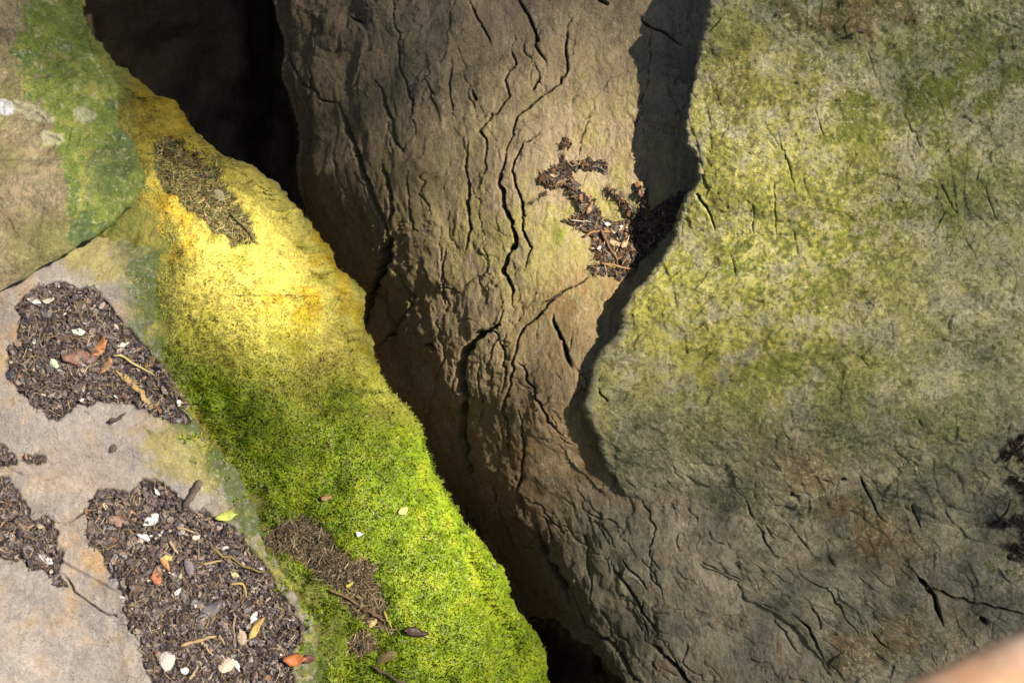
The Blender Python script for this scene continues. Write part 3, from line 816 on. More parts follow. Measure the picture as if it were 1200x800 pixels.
def c_slab(px, py, P, front, n):
    x, y, z = P[..., 0], P[..., 1], P[..., 2]
    n1 = fbm(x * 6 + 5, y * 6, z * 6, 4); n2 = fbm(x * 22, y * 22, z * 22, 4); n3 = fbm(x * 80, y * 80, z * 80, 3)
    c = np.zeros(px.shape + (3,)) + C(.32, .285, .265)
    c = mix(c, C(.375, .315, .27), sstep(-.2, .4, n2) * .7)
    c = mix(c, C(.27, .24, .22), sstep(.0, .45, n1) * .75)
    c = mix(c, C(.44, .40, .36), sstep(.15, .45, n3) * .4)
    c = mix(c, C(.45, .30, .15), sstep(.05, .5, n1 * .5 + n2 * .7) * .45)
    org = blob(px, py, 20, 380, 26, 60) + blob(px, py, 105, 640, 30, 45) + blob(px, py, 40, 560, 60, 20) * .4
    c = mix(c, C(.46, .29, .13), org * .7 * sstep(-.6, .3, n2))
    yg = blob(px, py, 210, 530, 50, 26) + blob(px, py, 130, 300, 70, 35) * 1.1 + blob(px, py, 240, 560, 30, 20)
    c = mix(c, C(.33, .29, .09), sstep(.2, .7, yg + .4 * n2 + .2 * n3) * .8)
    e = E_SLAB(py) - px + 18 * n1 + 16 * n2
    rim = sstep(62, 14, e)
    c = mix(c, C(.20, .205, .05), rim * sstep(-.35, .15, n2 + .5 * n3) * .9)
    c = mix(c, C(.085, .125, .02), rim * sstep(.0, .35, n1 - .4 * n2 + .3 * n3) * .85)
    c = mix(c, C(.40, .37, .09), rim * sstep(.2, .45, n2 + .3 * n3) * .8)
    c = mix(c, C(.15, .125, .08), rim * sstep(.25, .5, n3) * .6)
    c = mix(c, C(.085, .115, .05), sstep(.3, .75, blob(px, py, 165, 300, 24, 60) + .5 * n2 + .4 * n3) * .6)
    c = mix(c, C(.20, .17, .145), sstep(.4, .65, n3) * .5)
    c = mix(c, C(.045, .036, .034), sstep(.12, .6, sample_soil(SOIL_SLAB, px, py) + .25 * n3) * front)
    c = mix(c, C(.14, .115, .10), sstep(.25, .5, sample_soil(DUST, px, py) + .3 * n2 + .3 * n3) * front * .5)
    c = mix(c, C(.06, .05, .04), sstep(.003, .01, sample(CR_SLAB, px, py)) * front * .75)
    return c

S_SLAB = rock("stone_slab", E_SLAB, 1, -430.0, z_slab, .008, .10, 8, 300, 16, lambda e: np.full_like(e, -16.0), d_slab, c_slab, M_LEFT, seed=33.3,
              rows=ROWS[ROWS > 120], label="pale tan stone slab at lower left holding pockets of dark litter", cat="slab", jit=5, nside=12, thin=True)

def z_block(px, py, d):
    e = E_BLOCK(py)
    zs = z_slab(np.minimum(px, 160), py, np.maximum(E_SLAB(py) - px, 0))
    return zs + .034 + .02 * (1 - np.exp(-np.maximum(d, 0) / 40.0)) + .05 * sstep(330, 240, py) * sstep(-200, 100, py) * .8

def d_block(px, py, P, front):
    x, y, z = P[..., 0], P[..., 1], P[..., 2]
    h = 0.014 * fbm(x * 5 + 24, y * 5, z * 5, 3) + 0.008 * fbm(x * 18 + 3, y * 18, z * 18, 5, .62) + .002 * plates(px / 16 + .4 * perlin(px / 15, py / 15, 2.), py / 14, 9) + .0014 * fbm(x * 70, y * 70, z * 70, 3)
    # a shallow step where the green face breaks back to the paler one
    s = sstep(-3, 3, px - 40 - 10 * perlin(py / 30, 3.3) - .2 * (py - 100))
    return h + .001 * s - sample(CR_BLOCK, px, py) * front

def c_block(px, py, P, front, n):
    x, y, z = P[..., 0], P[..., 1], P[..., 2]
    n1 = fbm(x * 7 + 25, y * 7, z * 7, 4); n2 = fbm(x * 22 + 7, y * 22, z * 22, 4, .6); n3 = fbm(x * 70, y * 70, z * 70, 3)
    c = np.zeros(px.shape + (3,)) + C(.27, .22, .13)
    c = mix(c, C(.31, .235, .16), sstep(-.1, .5, n2) * .7)
    c = mix(c, C(.15, .135, .09), sstep(.05, .45, n3) * .6)
    c = mix(c, C(.20, .20, .05), sstep(-.1, .4, n1) * .6)
    c = mix(c, C(.16, .11, .08), sstep(.1, .5, fbm(x * 12 + 3, y * 12, z * 12, 4)) * .5)
    q = px - (18 + .34 * np.maximum(py - 60, 0) + 10 * perlin(py / 25, 7.1)) 
    g = sstep(-2, 5, q + 26 * n1 + 22 * n2 + 9 * n3)
    green = np.zeros(px.shape + (3,)) + C(.17, .215, .045)
    green = mix(green, C(.10, .145, .05), sstep(.0, .25, n1 + .4 * n3))
    green = mix(green, C(.29, .29, .07), sstep(.1, .3, n2 + .3 * n3) * .8)
    green = mix(green, C(.36, .36, .20), sstep(.35, .5, n3 + .3 * n2) * .6)
    c = mix(c, green, g)
    c = mix(c, C(.08, .12, .05), sstep(.35, .6, blob(px, py, 135, 200, 30, 38) + .45 * n2 + .3 * n3) * .55)
    pale = blob(px, py, 100, 135, 16, 9, 20) + blob(px, py, 35, 130, 30, 8, 25) * .9 + blob(px, py, 60, 160, 14, 6, 20)
    c = mix(c, C(.42, .41, .27), sstep(.25, .5, pale + .35 * n2 + .2 * n3) * .8)
    c = mix(c, C(.45, .46, .50), sstep(.35, .6, blob(px, py, 6, 126, 12, 11) + .3 * n2))
    c = mix(c, C(.06, .06, .04), sstep(.003, .008, sample(CR_BLOCK, px, py)) * front * .6)
    return c

S_BLOCK = rock("boulder", E_BLOCK, 1, lambda y: np.minimum(-430.0, E_BLOCK(y) - 60), z_block, .012, .07, 14, 200, 14, lambda e: np.minimum(-16.0, e - 30), d_block, c_block, M_BLOCK,
               seed=43.3, rows=ROWS[ROWS < 474], label="green stained stone block at upper left above the open crack", jit=2.5, nside=10, thin=True)

# ---- cave back ---------------------------------------------------------------
def z_cave(px, py, d):
    z = -1.5 + .12 * blob(px, py, 210, 110, 60, 90) + .12 * blob(px, py, 275, 60, 30, 80) - .2 * blob(px, py, 320, 40, 20, 200)
    return z + 1.3 * sstep(-20, -420, py) + 1.2 * sstep(20, -250, px)

def d_cave(px, py, P, front):
    x, y, z = P[..., 0], P[..., 1], P[..., 2]
    return .06 * fbm(x * 3, y * 3, z * 3, 3) + .03 * ridged(x * 5, y * 3, z * 5, 4) + .01 * fbm(x * 25, y * 25, z * 25, 3)

def c_cave(px, py, P, front, n):
    x, y, z = P[..., 0], P[..., 1], P[..., 2]
    n1 = fbm(x * 8, y * 8, z * 8, 4)
    return mix(np.zeros(px.shape + (3,)) + C(.32, .25, .18), C(.20, .155, .11), sstep(-.2, .4, n1))

S_CAVE = rock("rock_wall", curve([(900, -420), (900, 1150)]), 1, -420.0, z_cave, .05, .3, 10, 240, 0, lambda e: e, d_cave, c_cave, M_DARK, seed=53.3,
              rows=np.concatenate([np.linspace(-420, -20, 40)[:-1], np.arange(-20, 1150, 5.0)]),
              label="dark rock at the back of the cave hollow, upper left", cat="rock wall")

# ---- ground ------------------------------------------------------------------
n = 60
g = np.linspace(-1, 1, n); g = np.sign(g) * np.abs(g) ** 2.2 * 120
gx, gy = np.meshgrid(g, g)
gz = -0.02 + .25 * fbm(gx * .15, gy * .15, 0.3, 3) * sstep(3, 8, np.hypot(gx, gy))
idx = np.arange(n * n).reshape(n, n)
q = np.stack([idx[:-1, :-1], idx[:-1, 1:], idx[1:, 1:], idx[1:, :-1]], -1).reshape(-1, 4)
gc = mix(np.zeros((n * n, 3)) + C(.09, .065, .04), C(.06, .075, .03), sstep(-.2, .4, fbm(gx * .6, gy * .6, 1.1, 3)).ravel())
link("ground", make_mesh("ground", np.stack([gx, gy, gz], -1).reshape(-1, 3), q, gc, M_EARTH), kind="structure")

# ------------------------------------------------------------------ free-standing rocks
def outcrop(name, center, radii, rot, seed, amp, colfn, mat, nu=160, nv=90, label=None, cat="boulder"):
    """a rounded top that runs straight down to the ground; centre and radii in the local frame"""
    th = np.linspace(0, 2 * math.pi, nu, endpoint=False); ph = np.linspace(.02, 2.6, nv)
    T, Pp = np.meshgrid(th, ph)
    a = np.clip((Pp - 1.2) / (math.pi / 2 - 1.2), 0, 1) * math.pi / 2
    sp = np.where(Pp < 1.2, Pp / 1.2 * .94, .94 + .06 * np.sin(a)); cp = np.where(Pp < 1.2, 1.0, .8 + .2 * np.cos(a))
    dd = np.stack([sp * np.cos(T), sp * np.sin(T), cp], -1)
    c, s = math.cos(rot), math.sin(rot)
    x = dd[..., 0] * radii[0]; y = dd[..., 1] * radii[1]; z = dd[..., 2] * radii[2]
    Q = np.stack([x * c - y * s, x * s + y * c, z], -1)
    k = 1.0 / max(radii)
    m = 1 + amp * fbm(Q[..., 0] * k * 1.6 + seed, Q[..., 1] * k * 1.6, Q[..., 2] * k * 1.6 + Pp, 3) + amp * .3 * fbm(Q[..., 0] * k * 7 + seed, Q[..., 1] * k * 7, Q[..., 2] * k * 7 + Pp * 3, 4)
    W = s2w(Q * m[..., None] + np.array(center))
    t = np.clip((Pp - math.pi / 2) / (2.6 - math.pi / 2), 0, 1)
    W[..., 2] = W[..., 2] * (1 - t) - .1 * t
    idx = np.arange(nu * nv).reshape(nv, nu)
    r = np.roll(idx, -1, 1)
    q = np.stack([idx[:-1], idx[1:], r[1:], r[:-1]], -1).reshape(-1, 4)
    V = W.reshape(-1, 3)
    org = V.mean(0); org[2] = V[:, 2].min()
    me = make_mesh(name, V - org, q, colfn(V), mat)
    return link(name, me, label, cat, loc=Vector(org))

def c_fore(V):
    n1 = fbm(V[:, 0] * 30, V[:, 1] * 30, V[:, 2] * 30, 5, .6)
    return mix(np.zeros((len(V), 3)) + C(.62, .35, .21), C(.72, .54, .43), sstep(-.2, .4, n1))

outcrop("boulder", (.318, -.411, 2.08), (.5, .3, .12), math.radians(25), 3.1, .02, c_fore, M_LEFT,
        label="blurred orange-pink rock edge close up in the bottom right corner")


# ------------------------------------------------------------------ moss carpet
def frames(N, spin):
    """tangent frames about normals N (n,3)"""
    a = np.where(np.abs(N[:, 2:3]) < .9, np.array([[0, 0, 1.0]]), np.array([[1.0, 0, 0]]))
    t = np.cross(a, N); t /= np.linalg.norm(t, axis=1, keepdims=True)
    b = np.cross(N, t)
    c, s = np.cos(spin)[:, None], np.sin(spin)[:, None]
    return t * c + b * s, -t * s + b * c

def build_moss():
    n = 375000
    px = RNG.uniform(40, 660, n); py = RNG.uniform(-60, 900, n)
    n1p = fbm(px / 90, py / 90, 2.2, 3); n2p = fbm(px / 28, py / 28, 5.2, 4)
    e = E_SLAB(py)
    keep = (px > e + 6 - 14 * n2p) & (px < E_MOSS(py) + 8)
    soil = sample_soil(SOIL_MOSS, px, py)
    thin = np.clip(1 - soil * 1.15, .0, 1)
    thin *= 1 - .93 * np.clip(blob(px, py, 375, 735, 70, 75, 20) * 1.3 + .5 * blob(px, py, 320, 600, 45, 40), 0, 1) * sstep(-.35, .1, n2p)
    thin *= sstep(-6, 14, px - e + 18 * n2p)
    keep &= RNG.uniform(0, 1, n) < thin
    px, py, n1p, n2p = px[keep], py[keep], n1p[keep], n2p[keep]
    P, N, ok = lookup(S_MOSS, px, py)
    k = 60000
    qx = RNG.uniform(120, 400, k); qy = RNG.uniform(240, 825, k)
    qn = fbm(qx / 26, qy / 26, 7.7, 4) + .5 * fbm(qx / 9, qy / 9, 1.7, 2)
    dq = E_SLAB(qy) - qx
    kk = (dq > -8) & (dq < 46) & (RNG.uniform(0, 1, k) < sstep(.02, .3, qn - dq * .008) * .9) & (sample_soil(SOIL_SLAB, qx, qy) < .3)
    qx, qy, qn = qx[kk], qy[kk], qn[kk]
    P2, N2, ok2 = lookup(S_SLAB, qx, qy)
    px = np.concatenate([px, qx]); py = np.concatenate([py, qy]); n1p = np.concatenate([n1p, qn]); n2p = np.concatenate([n2p, qn * .3 - .5])
    P = np.concatenate([P, P2]); N = np.concatenate([N, N2]); ok = np.concatenate([ok, ok2])
    px, py, P, N, n1p, n2p = px[ok], py[ok], P[ok], N[ok], n1p[ok], n2p[ok]
    n = len(px)
    P = P + RNG.uniform(-1, 1, (n, 3)) * np.array([.0013, .0013, 0.0])
    green = sstep(330, 520, py - .1 * (px - 300))
    L = (.0050 + .0042 * green) * RNG.uniform(.55, 1.35, n) * (1 + .3 * n2p)
    wd = (.0011 + .0006 * green) * RNG.uniform(.7, 1.3, n)
    lean = RNG.normal(0, .55, (n, 3)); up = np.array([.0, .25, .35])
    A = N + lean + up; A /= np.linalg.norm(A, axis=1, keepdims=True)
    B, Cc = frames(A, RNG.uniform(0, 6.28, n))
    face = np.sum(np.cross(B, A) * (N * .5 + np.array([0, 0, 1.0])), axis=1)
    B = B * np.where(face < 0, -1.0, 1.0)[:, None]      # the leaf's upper side looks outward
    bend = Cc * (L * RNG.normal(0, .35, n))[:, None]
    b0 = P - N * .001
    V = np.stack([b0 - B * wd[:, None] * .5, b0 + B * wd[:, None] * .5,
                  b0 + A * (L * .55)[:, None] + B * (wd * .62)[:, None] + bend * .3, b0 + A * (L * .55)[:, None] - B * (wd * .62)[:, None] + bend * .3,
                  b0 + A * L[:, None] + bend], 1)
    base = np.arange(n)[:, None] * 5
    F = np.concatenate([base + np.array([[0, 1, 2]]), base + np.array([[0, 2, 3]]), base + np.array([[3, 2, 4]])], 1).reshape(-1, 3)
    x, y, z = P[:, 0], P[:, 1], P[:, 2]
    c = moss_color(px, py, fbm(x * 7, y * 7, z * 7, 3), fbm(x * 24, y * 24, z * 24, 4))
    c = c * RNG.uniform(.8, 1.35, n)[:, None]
    tip = RNG.uniform(0, 1, n) < .035
    c[tip] = C(.45, .42, .16) * RNG.uniform(.8, 1.3, (tip.sum(), 1))
    dead = RNG.uniform(0, 1, n) < .03
    c[dead] = C(.20, .13, .04)
    col = np.repeat(c[:, None, :], 5, 1)
    col[:, :2] *= .85
    col = col.reshape(-1, 3)
    W = s2w(V.reshape(-1, 3)); org = W.mean(0)
    me = make_mesh("moss", W - org, F, col, M_MOSS)
    nb = N[:, None, :] * .8 + A[:, None, :] * .25 + RNG.normal(0, .28, (n, 5, 3))
    nb = nb[..., 0:1] * AX + nb[..., 1:2] * AY + nb[..., 2:3] * AZ
    nb /= np.linalg.norm(nb, axis=2, keepdims=True)
    me.normals_split_custom_set_from_vertices(nb.reshape(-1, 3).astype(np.float32))
    link("moss", me, "bright yellow and green moss carpet covering the left boulder", "moss", kind="stuff", loc=Vector(org))
build_moss()

# ------------------------------------------------------------------ litter (too fine to count)
def chips_mesh(P, N, a, b, tilt, lift, col, curl=.25):
    """irregular little flakes: a raised middle and six rim points"""
    n = len(P)
    A = N + RNG.normal(0, 1, (n, 3)) * tilt
    A /= np.linalg.norm(A, axis=1, keepdims=True)
    B, Cc = frames(A, RNG.uniform(0, 6.28, n))
    ang = np.linspace(0, 2 * math.pi, 6, endpoint=False)[None] + RNG.uniform(-.3, .3, (n, 6))
    rr = RNG.uniform(.65, 1.2, (n, 6))
    u = np.cos(ang) * rr * a[:, None]; v = np.sin(ang) * rr * b[:, None]
    w = (u / a[:, None]) ** 2 * (a * RNG.normal(0, curl, n))[:, None]
    c0 = P + N * lift[:, None]
    rim = c0[:, None] + B[:, None] * u[..., None] + Cc[:, None] * v[..., None] + A[:, None] * w[..., None]
    mid = c0 + A * (b * .14)[:, None]
    V = np.concatenate([mid[:, None], rim], 1)
    base = np.arange(n)[:, None] * 7
    F = np.concatenate([base + np.array([[0, 1 + i, 1 + (i + 1) % 6]]) for i in range(6)], 1).reshape(-1, 3)
    return V.reshape(-1, 3), F, np.repeat(col, 7, 0)

def strands_mesh(P, N, L, w, col, flat=.12, lift=.001):
    """thin curved needles and stems, three-sided"""
    n = len(P)
    B, Cc = frames(N, RNG.uniform(0, 6.28, n))
    B = B + N * RNG.normal(0, flat, n)[:, None]; B /= np.linalg.norm(B, axis=1, keepdims=True)
    k = 5
    t = np.linspace(-.5, .5, k)
    cv = RNG.normal(0, .22, n)
    ctr = P[:, None] + N[:, None] * lift[:, None, None] + B[:, None] * (t[None] * L[:, None])[..., None] + Cc[:, None] * ((t[None] ** 2) * (cv * L)[:, None])[..., None]
    tap = np.array([.5, .9, 1, .85, .35])
    ring = []
    for j in range(3):
        a = 2 * math.pi * j / 3
        ring.append(ctr + (Cc * math.cos(a) + N * math.sin(a))[:, None] * (w[:, None] * tap[None])[..., None])
    V = np.stack(ring, 2)          # n,k,3,3
    base = np.arange(n)[:, None] * (k * 3)
    fs = []
    for i in range(k - 1):
        for j in range(3):
            j2 = (j + 1) % 3
            fs.append(base + np.array([[i * 3 + j, i * 3 + j2, (i + 1) * 3 + j2]]))
            fs.append(base + np.array([[i * 3 + j, (i + 1) * 3 + j2, (i + 1) * 3 + j]]))
    F = np.concatenate(fs, 1).reshape(-1, 3)
    return V.reshape(-1, 3), F, np.repeat(col, k * 3, 0)

def scatter(mask, S, n, level=.5):
    iy, ix = np.nonzero(mask)
    k = RNG.integers(0, len(ix), n)
    px = ix[k] + RX0 + RNG.uniform(0, 1, n); py = iy[k] + RY0 + RNG.uniform(0, 1, n)
    P, N, ok = lookup(S, px, py)
    N = N * (1 - level) + np.array([0, .5, .9]) * level           # litter settles level
    N /= np.linalg.norm(N, axis=1, keepdims=True)
    return P[ok], N[ok]

def palette(cols, wts, n, var=.3):
    w = np.array(wts, float); w /= w.sum()
    k = RNG.choice(len(cols), n, p=w)
    return np.array(cols)[k] * RNG.uniform(1 - var, 1 + var, (n, 1))

def litter(name, label, mask, S, nch, nst, cols, wts, size=(.0011, .0100), heap=.013, st_len=(.010, .032), st_w=.0006, stcols=None, cat="litter", tilt=.6, level=.5):
    Vs, Fs, Cs = [], [], []; o = 0
    if nch:
        P, N = scatter(mask, S, nch, level); n = len(P)
        a = size[0] + (size[1] - size[0]) * RNG.uniform(0, 1, n) ** 3.6
        b = a * RNG.uniform(.14, .75, n)
        V, F, cc = chips_mesh(P, N, a, b, tilt, RNG.uniform(0, 1, n) ** 1.4 * heap, palette(cols, wts, n, .4))
        Vs.append(V); Fs.append(F + o); Cs.append(cc); o += len(V)
    if nst:
        P, N = scatter(mask, S, nst, level); n = len(P)
        sc = stcols or cols
        V, F, cc = strands_mesh(P, N, RNG.uniform(st_len[0], st_len[1], n), st_w * RNG.uniform(.6, 1.6, n), palette(sc, [1] * len(sc), n, .35), .18,
                                heap * RNG.uniform(.3, 1.05, n))
        Vs.append(V); Fs.append(F + o); Cs.append(cc); o += len(V)
    W = s2w(np.concatenate(Vs)); org = W.mean(0)
    me = make_mesh(name, W - org, np.concatenate(Fs), np.concatenate(Cs), M_CHIP, smooth=False)
    return link(name, me, label, cat, kind="stuff", loc=Vector(org))

DARKS = [C(.045, .036, .04), C(.085, .066, .068), C(.135, .10, .092), C(.18, .13, .105), C(.20, .18, .19), C(.26, .205, .175), C(.35, .29, .23), C(.62, .58, .55), C(.24, .12, .07)]
DW = [12, 12, 9, 6, 5, 2, .8, .45, .8]
STR = [C(.16, .11, .07), C(.28, .2, .11), C(.06, .045, .035), C(.38, .29, .16)]
litter("leaf_litter", "dark crumbled leaf litter in the upper pocket of the pale slab", MA, S_SLAB, 16000, 900, DARKS, DW, stcols=STR)
litter("leaf_litter", "large bed of dark leaf litter and grit at bottom left", MB, S_SLAB, 32000, 1700, DARKS, DW, stcols=STR)
litter("leaf_litter", "dark litter in the hollow at the left picture edge", MC, S_SLAB, 7500, 400, DARKS, DW, stcols=STR)
TANS = [C(.26, .22, .07), C(.40, .33, .11), C(.12, .115, .03), C(.05, .05, .02), C(.06, .055, .02), C(.13, .12, .035), C(.22, .13, .06)]
litter("needle_litter", "patch of dry olive needles and straw on the yellow moss", MD, S_MOSS, 2200, 2600, TANS, [1, .6, 3, 4, 4, 3, 1], (.002, .005), .007, (.008, .024), .0006, TANS)
BROWN = [C(.16, .11, .06), C(.08, .06, .035), C(.24, .17, .09), C(.05, .045, .025), C(.33, .26, .15)]
litter("needle_litter", "brown straw and needle litter between green moss and slab", ME, S_MOSS, 2600, 1700, BROWN, [3, 3, 2, 2, .6], (.002, .0055), .007, (.010, .034), .0007, BROWN)
BARK = [C(.020, .013, .009), C(.04, .024, .014), C(.075, .042, .022), C(.13, .07, .032), C(.22, .13, .06), C(.33, .24, .14)]
litter("bark_litter", "dark brown bark and leaf shreds caught on the rock wall ledge", MF, S_WALL, 4200, 420, BARK, [8, 8, 5, 3, 1, .5], (.003, .012), .006, (.012, .04), .0010, BARK, 'litter', .28, .1)
litter("bark_litter", "blackish twig crumbs on the right boulder at the right edge", MG, S_RIGHT, 700, 120, BARK, [9, 7, 3, 1, .4, .3], (.003, .009), .005, (.015, .04), .0010, BARK[:4], 'litter', .3, .1)
# stray crumbs around the pockets
yy, xx = np.mgrid[0:RH // 2, 0:RW // 2]
m2 = (soften(MA | MB | MC, 16) > .02) & (perlin((xx / 9.0), (yy / 9.0), 2.0) > .1)
litter("crumbs", "scattered dark crumbs on the bare stone around the litter", m2, S_SLAB, 3200, 140, DARKS, DW, (.0009, .0036), .002, (.006, .016), .0005, STR, "crumbs")
m3 = poly_mask([[(190, 250), (230, 240), (420, 360), (620, 730), (630, 810), (480, 810), (300, 560), (210, 450)]], 2, 9.0)
MOSSBITS = [C(.30, .22, .10), C(.20, .12, .05), C(.42, .36, .2), C(.09, .06, .03)]
litter("crumbs", "tiny brown plant crumbs strewn over the moss", m3, S_MOSS, 420, 260, MOSSBITS, [3, 3, 1, 2], (.0012, .0034), .008, (.006, .016), .0004, MOSSBITS, "crumbs")

# ------------------------------------------------------------------ single pieces
def place(S, px, py, lift=0.0):
    P, N, ok = lookup(S, np.array([px]), np.array([py]))
    N = N[0] * .6 + np.array([0, .15, .4]); N /= np.linalg.norm(N)
    return P[0] + N * lift, N

def px_of(P):
    return 600 + P[0] / (K * (D - P[2]) / D), 400 - P[1] / (K * (D - P[2]) / D)

def finish(name, V, F, col, mat, label, cat, group, smooth=False):
    W = s2w(V); org = W.mean(0)
    k = max(len(f) for f in F)
    me = bpy.data.meshes.new(name)
    me.from_pydata((W - org).tolist(), [], [list(map(int, f)) for f in F])
    a = me.color_attributes.new("tint", 'FLOAT_COLOR', 'POINT')
    c = np.ones((len(V), 4), np.float32); c[:, :3] = np.clip(col, 0, 1)
    a.data.foreach_set("color", c.ravel())
    me.materials.append(mat)
    for p in me.polygons: p.use_smooth = smooth
    return link(name, me, label, cat, group, loc=Vector(org))

def leaf(S, px, py, L, Wd, ang, col, label, name="dead_leaf", cat="leaf", curl=.15, lift=.012, ragged=.25, point=1.0, mat=None, group=None, thick=.0009):
    """a curled flake or leaf with thickness; L, Wd in survey units"""
    P, N = place(S, px, py, lift)
    a = math.radians(ang)
    B = np.array([math.cos(a), -math.sin(a), 0.0]); B -= N * B.dot(N); B /= np.linalg.norm(B)
    Cc = np.cross(N, B)
    L *= K; Wd *= K
    k = 12
    top = []
    rs = np.random.default_rng(int(px * 31 + py * 7))
    for i in range(k):
        t = 2 * math.pi * i / k
        r = 1 + ragged * rs.uniform(-1, 1)
        u = math.cos(t) * r; v = math.sin(t) * r * (1 - .35 * point * abs(math.cos(t)))
        top.append((u, v))
    top = np.array(top)
    def surf(u, v, h):
        bend = curl * L * (u ** 2) - curl * .8 * Wd * v ** 2 + .04 * L * np.sin(u * 5 + v * 3)
        return P + B * (u * L / 2)[:, None] + Cc * (v * Wd / 2)[:, None] + N * (bend + h)[:, None]
    u = np.concatenate([[0], top[:, 0] * .55, top[:, 0]]); v = np.concatenate([[0], top[:, 1] * .55, top[:, 1]])
    Vt = surf(u, v, np.zeros(len(u)) + thick); Vb = surf(u, v, np.zeros(len(u)))
    V = np.concatenate([Vt, Vb]); m = len(u)
    F = []
    for i in range(k):
        j = (i + 1) % k
        F += [(0, 1 + i, 1 + j), (1 + i, 1 + k + i, 1 + k + j, 1 + j)]
        F += [(m, m + 1 + j, m + 1 + i), (m + 1 + j, m + 1 + k + j, m + 1 + k + i, m + 1 + i)]
        F += [(1 + k + i, m + 1 + k + i, m + 1 + k + j, 1 + k + j)]
    c = np.tile(np.asarray(col), (len(V), 1)) * rs.uniform(.8, 1.15, (len(V), 1))
    return finish(name, V, F, c, mat or M_CHIP, label, cat, group, True)

def stick(S, p0, p1, w, col, label, name="twig", cat="twig", lift=.012, bend=.06, group=None, sides=6, taper=.55, flat=1.0):
    n = 9
    rs = np.random.default_rng(int(p0[0] * 17 + p1[1] * 5))
    a, N0 = place(S, p0[0], p0[1], lift); b, N1 = place(S, p1[0], p1[1], lift)
    N = N0 + N1; N /= np.linalg.norm(N)
    d = b - a; L = np.linalg.norm(d); d /= L
    Cc = np.cross(N, d); Cc /= np.linalg.norm(Cc); Nn = np.cross(d, Cc)
    V = []; w = w * K / 2
    k1, k2 = rs.normal(0, bend), rs.normal(0, bend * .5)
    for i in range(n):
        t = i / (n - 1)
        ctr = a + d * L * t + Cc * L * (k1 * math.sin(math.pi * t) + .02 * rs.normal()) + Nn * L * abs(k2) * math.sin(math.pi * t)
        r = w * (1 - (1 - taper) * t) * (1 + .12 * rs.normal())
        if i in (0, n - 1): r *= .6
        for j in range(sides):
            q = 2 * math.pi * j / sides
            V.append(ctr + Cc * math.cos(q) * r + Nn * math.sin(q) * r * flat)
    F = []
    for i in range(n - 1):
        for j in range(sides):
            j2 = (j + 1) % sides
            F.append((i * sides + j, i * sides + j2, (i + 1) * sides + j2, (i + 1) * sides + j))
    F.append(tuple(range(sides - 1, -1, -1))); F.append(tuple((n - 1) * sides + j for j in range(sides)))
    V = np.array(V)
    c = np.tile(np.asarray(col), (len(V), 1)) * rs.uniform(.75, 1.2, (len(V), 1))
    return finish(name, V, F, c, M_WOOD, label, cat, group, True)

def pebble(S, px, py, sx, sy, sz, ang, col, label, name="pebble", cat="pebble", lift=.008, group=None):
    P, N = place(S, px, py, lift)
    rs = np.random.default_rng(int(px * 13 + py * 11))
    B, Cc = frames(N[None], np.array([math.radians(-ang)])); B, Cc = B[0], Cc[0]
    nu, nv = 14, 9
    V = []
    for i in range(nv):
        ph = .08 + (math.pi - .16) * i / (nv - 1)
        for j in range(nu):
            th = 2 * math.pi * j / nu
            V.append((math.sin(ph) * math.cos(th), math.sin(ph) * math.sin(th), math.cos(ph)))
    V = np.array(V)
    # flatten with random cutting planes so it reads as a broken stone
    for _ in range(9):
        q = rs.normal(size=3); q /= np.linalg.norm(q); cut = rs.uniform(.55, .85)
        dd = V @ q
        V = V - np.clip(dd - cut, 0, None)[:, None] * q
    V = V * np.array([sx, sy, sz]) * K / 2
    W = P + V[:, :1] * B + V[:, 1:2] * Cc + V[:, 2:3] * N
    idx = np.arange(nu * nv).reshape(nv, nu); r = np.roll(idx, -1, 1)
    F = np.stack([idx[:-1], idx[1:], r[1:], r[:-1]], -1).reshape(-1, 4).tolist()
    F.append(list(range(nu - 1, -1, -1))); F.append([(nv - 1) * nu + j for j in range(nu)])
    c = np.tile(np.asarray(col), (len(W), 1)) * rs.uniform(.88, 1.08, (len(W), 1))
    return finish(name, W, F, c, M_STONE, label, cat, group, False)

WHITE = C(.72, .70, .66); CREAM = C(.62, .56, .44); ORANGE = C(.50, .17, .06); TAN = C(.40, .29, .16)
# upper litter pocket
leaf(S_SLAB, 42, 354, 14, 5, 12, WHITE, "small white flake near the top of the upper litter pocket", "flake", "flake")
leaf(S_SLAB, 57, 355, 12, 7, -25, C(.42, .42, .35), "greyish flake beside the white one in the upper litter", "flake", "flake")
leaf(S_SLAB, 93, 390, 15, 9, 10, C(.66, .70, .55), "pale greenish white flake in the middle of the upper litter", "flake", "flake")
leaf(S_SLAB, 64, 426, 13, 8, 50, C(.42, .48, .36), "dull pale green flake low in the upper litter", "flake", "flake")
leaf(S_SLAB, 50, 366, 24, 14, 20, C(.12, .12, .14), "slate grey leaf near the top of the upper litter", lift=.009)
leaf(S_SLAB, 93, 418, 36, 26, -20, C(.17, .085, .06), "broad reddish brown leaf in the upper litter pocket", lift=.011)
leaf(S_SLAB, 119, 408, 28, 12, -55, C(.36, .16, .07), "orange brown curled leaf in the upper litter", lift=.013)
leaf(S_SLAB, 127, 428, 22, 10, -60, C(.30, .16, .08), "rusty leaf strip above the tan bark strip", lift=.012)
leaf(S_SLAB, 73, 395, 18, 12, 35, C(.10, .065, .05), "dark brown leaf left of the pale green flake", lift=.010)
leaf(S_SLAB, 144, 404, 14, 7, -30, C(.46, .42, .38), "light grey flake at the right side of the upper litter", "flake", "flake")
leaf(S_SLAB, 176, 425, 16, 12, -40, C(.20, .13, .05), "olive brown leaf at the stem end of the upper litter", lift=.010)
stick(S_SLAB, (136, 432), (176, 482), 9, C(.36, .25, .10), "tan bark strip at the lower end of the upper litter", "bark_strip", "bark strip", .010, .03, flat=.35, taper=.9)
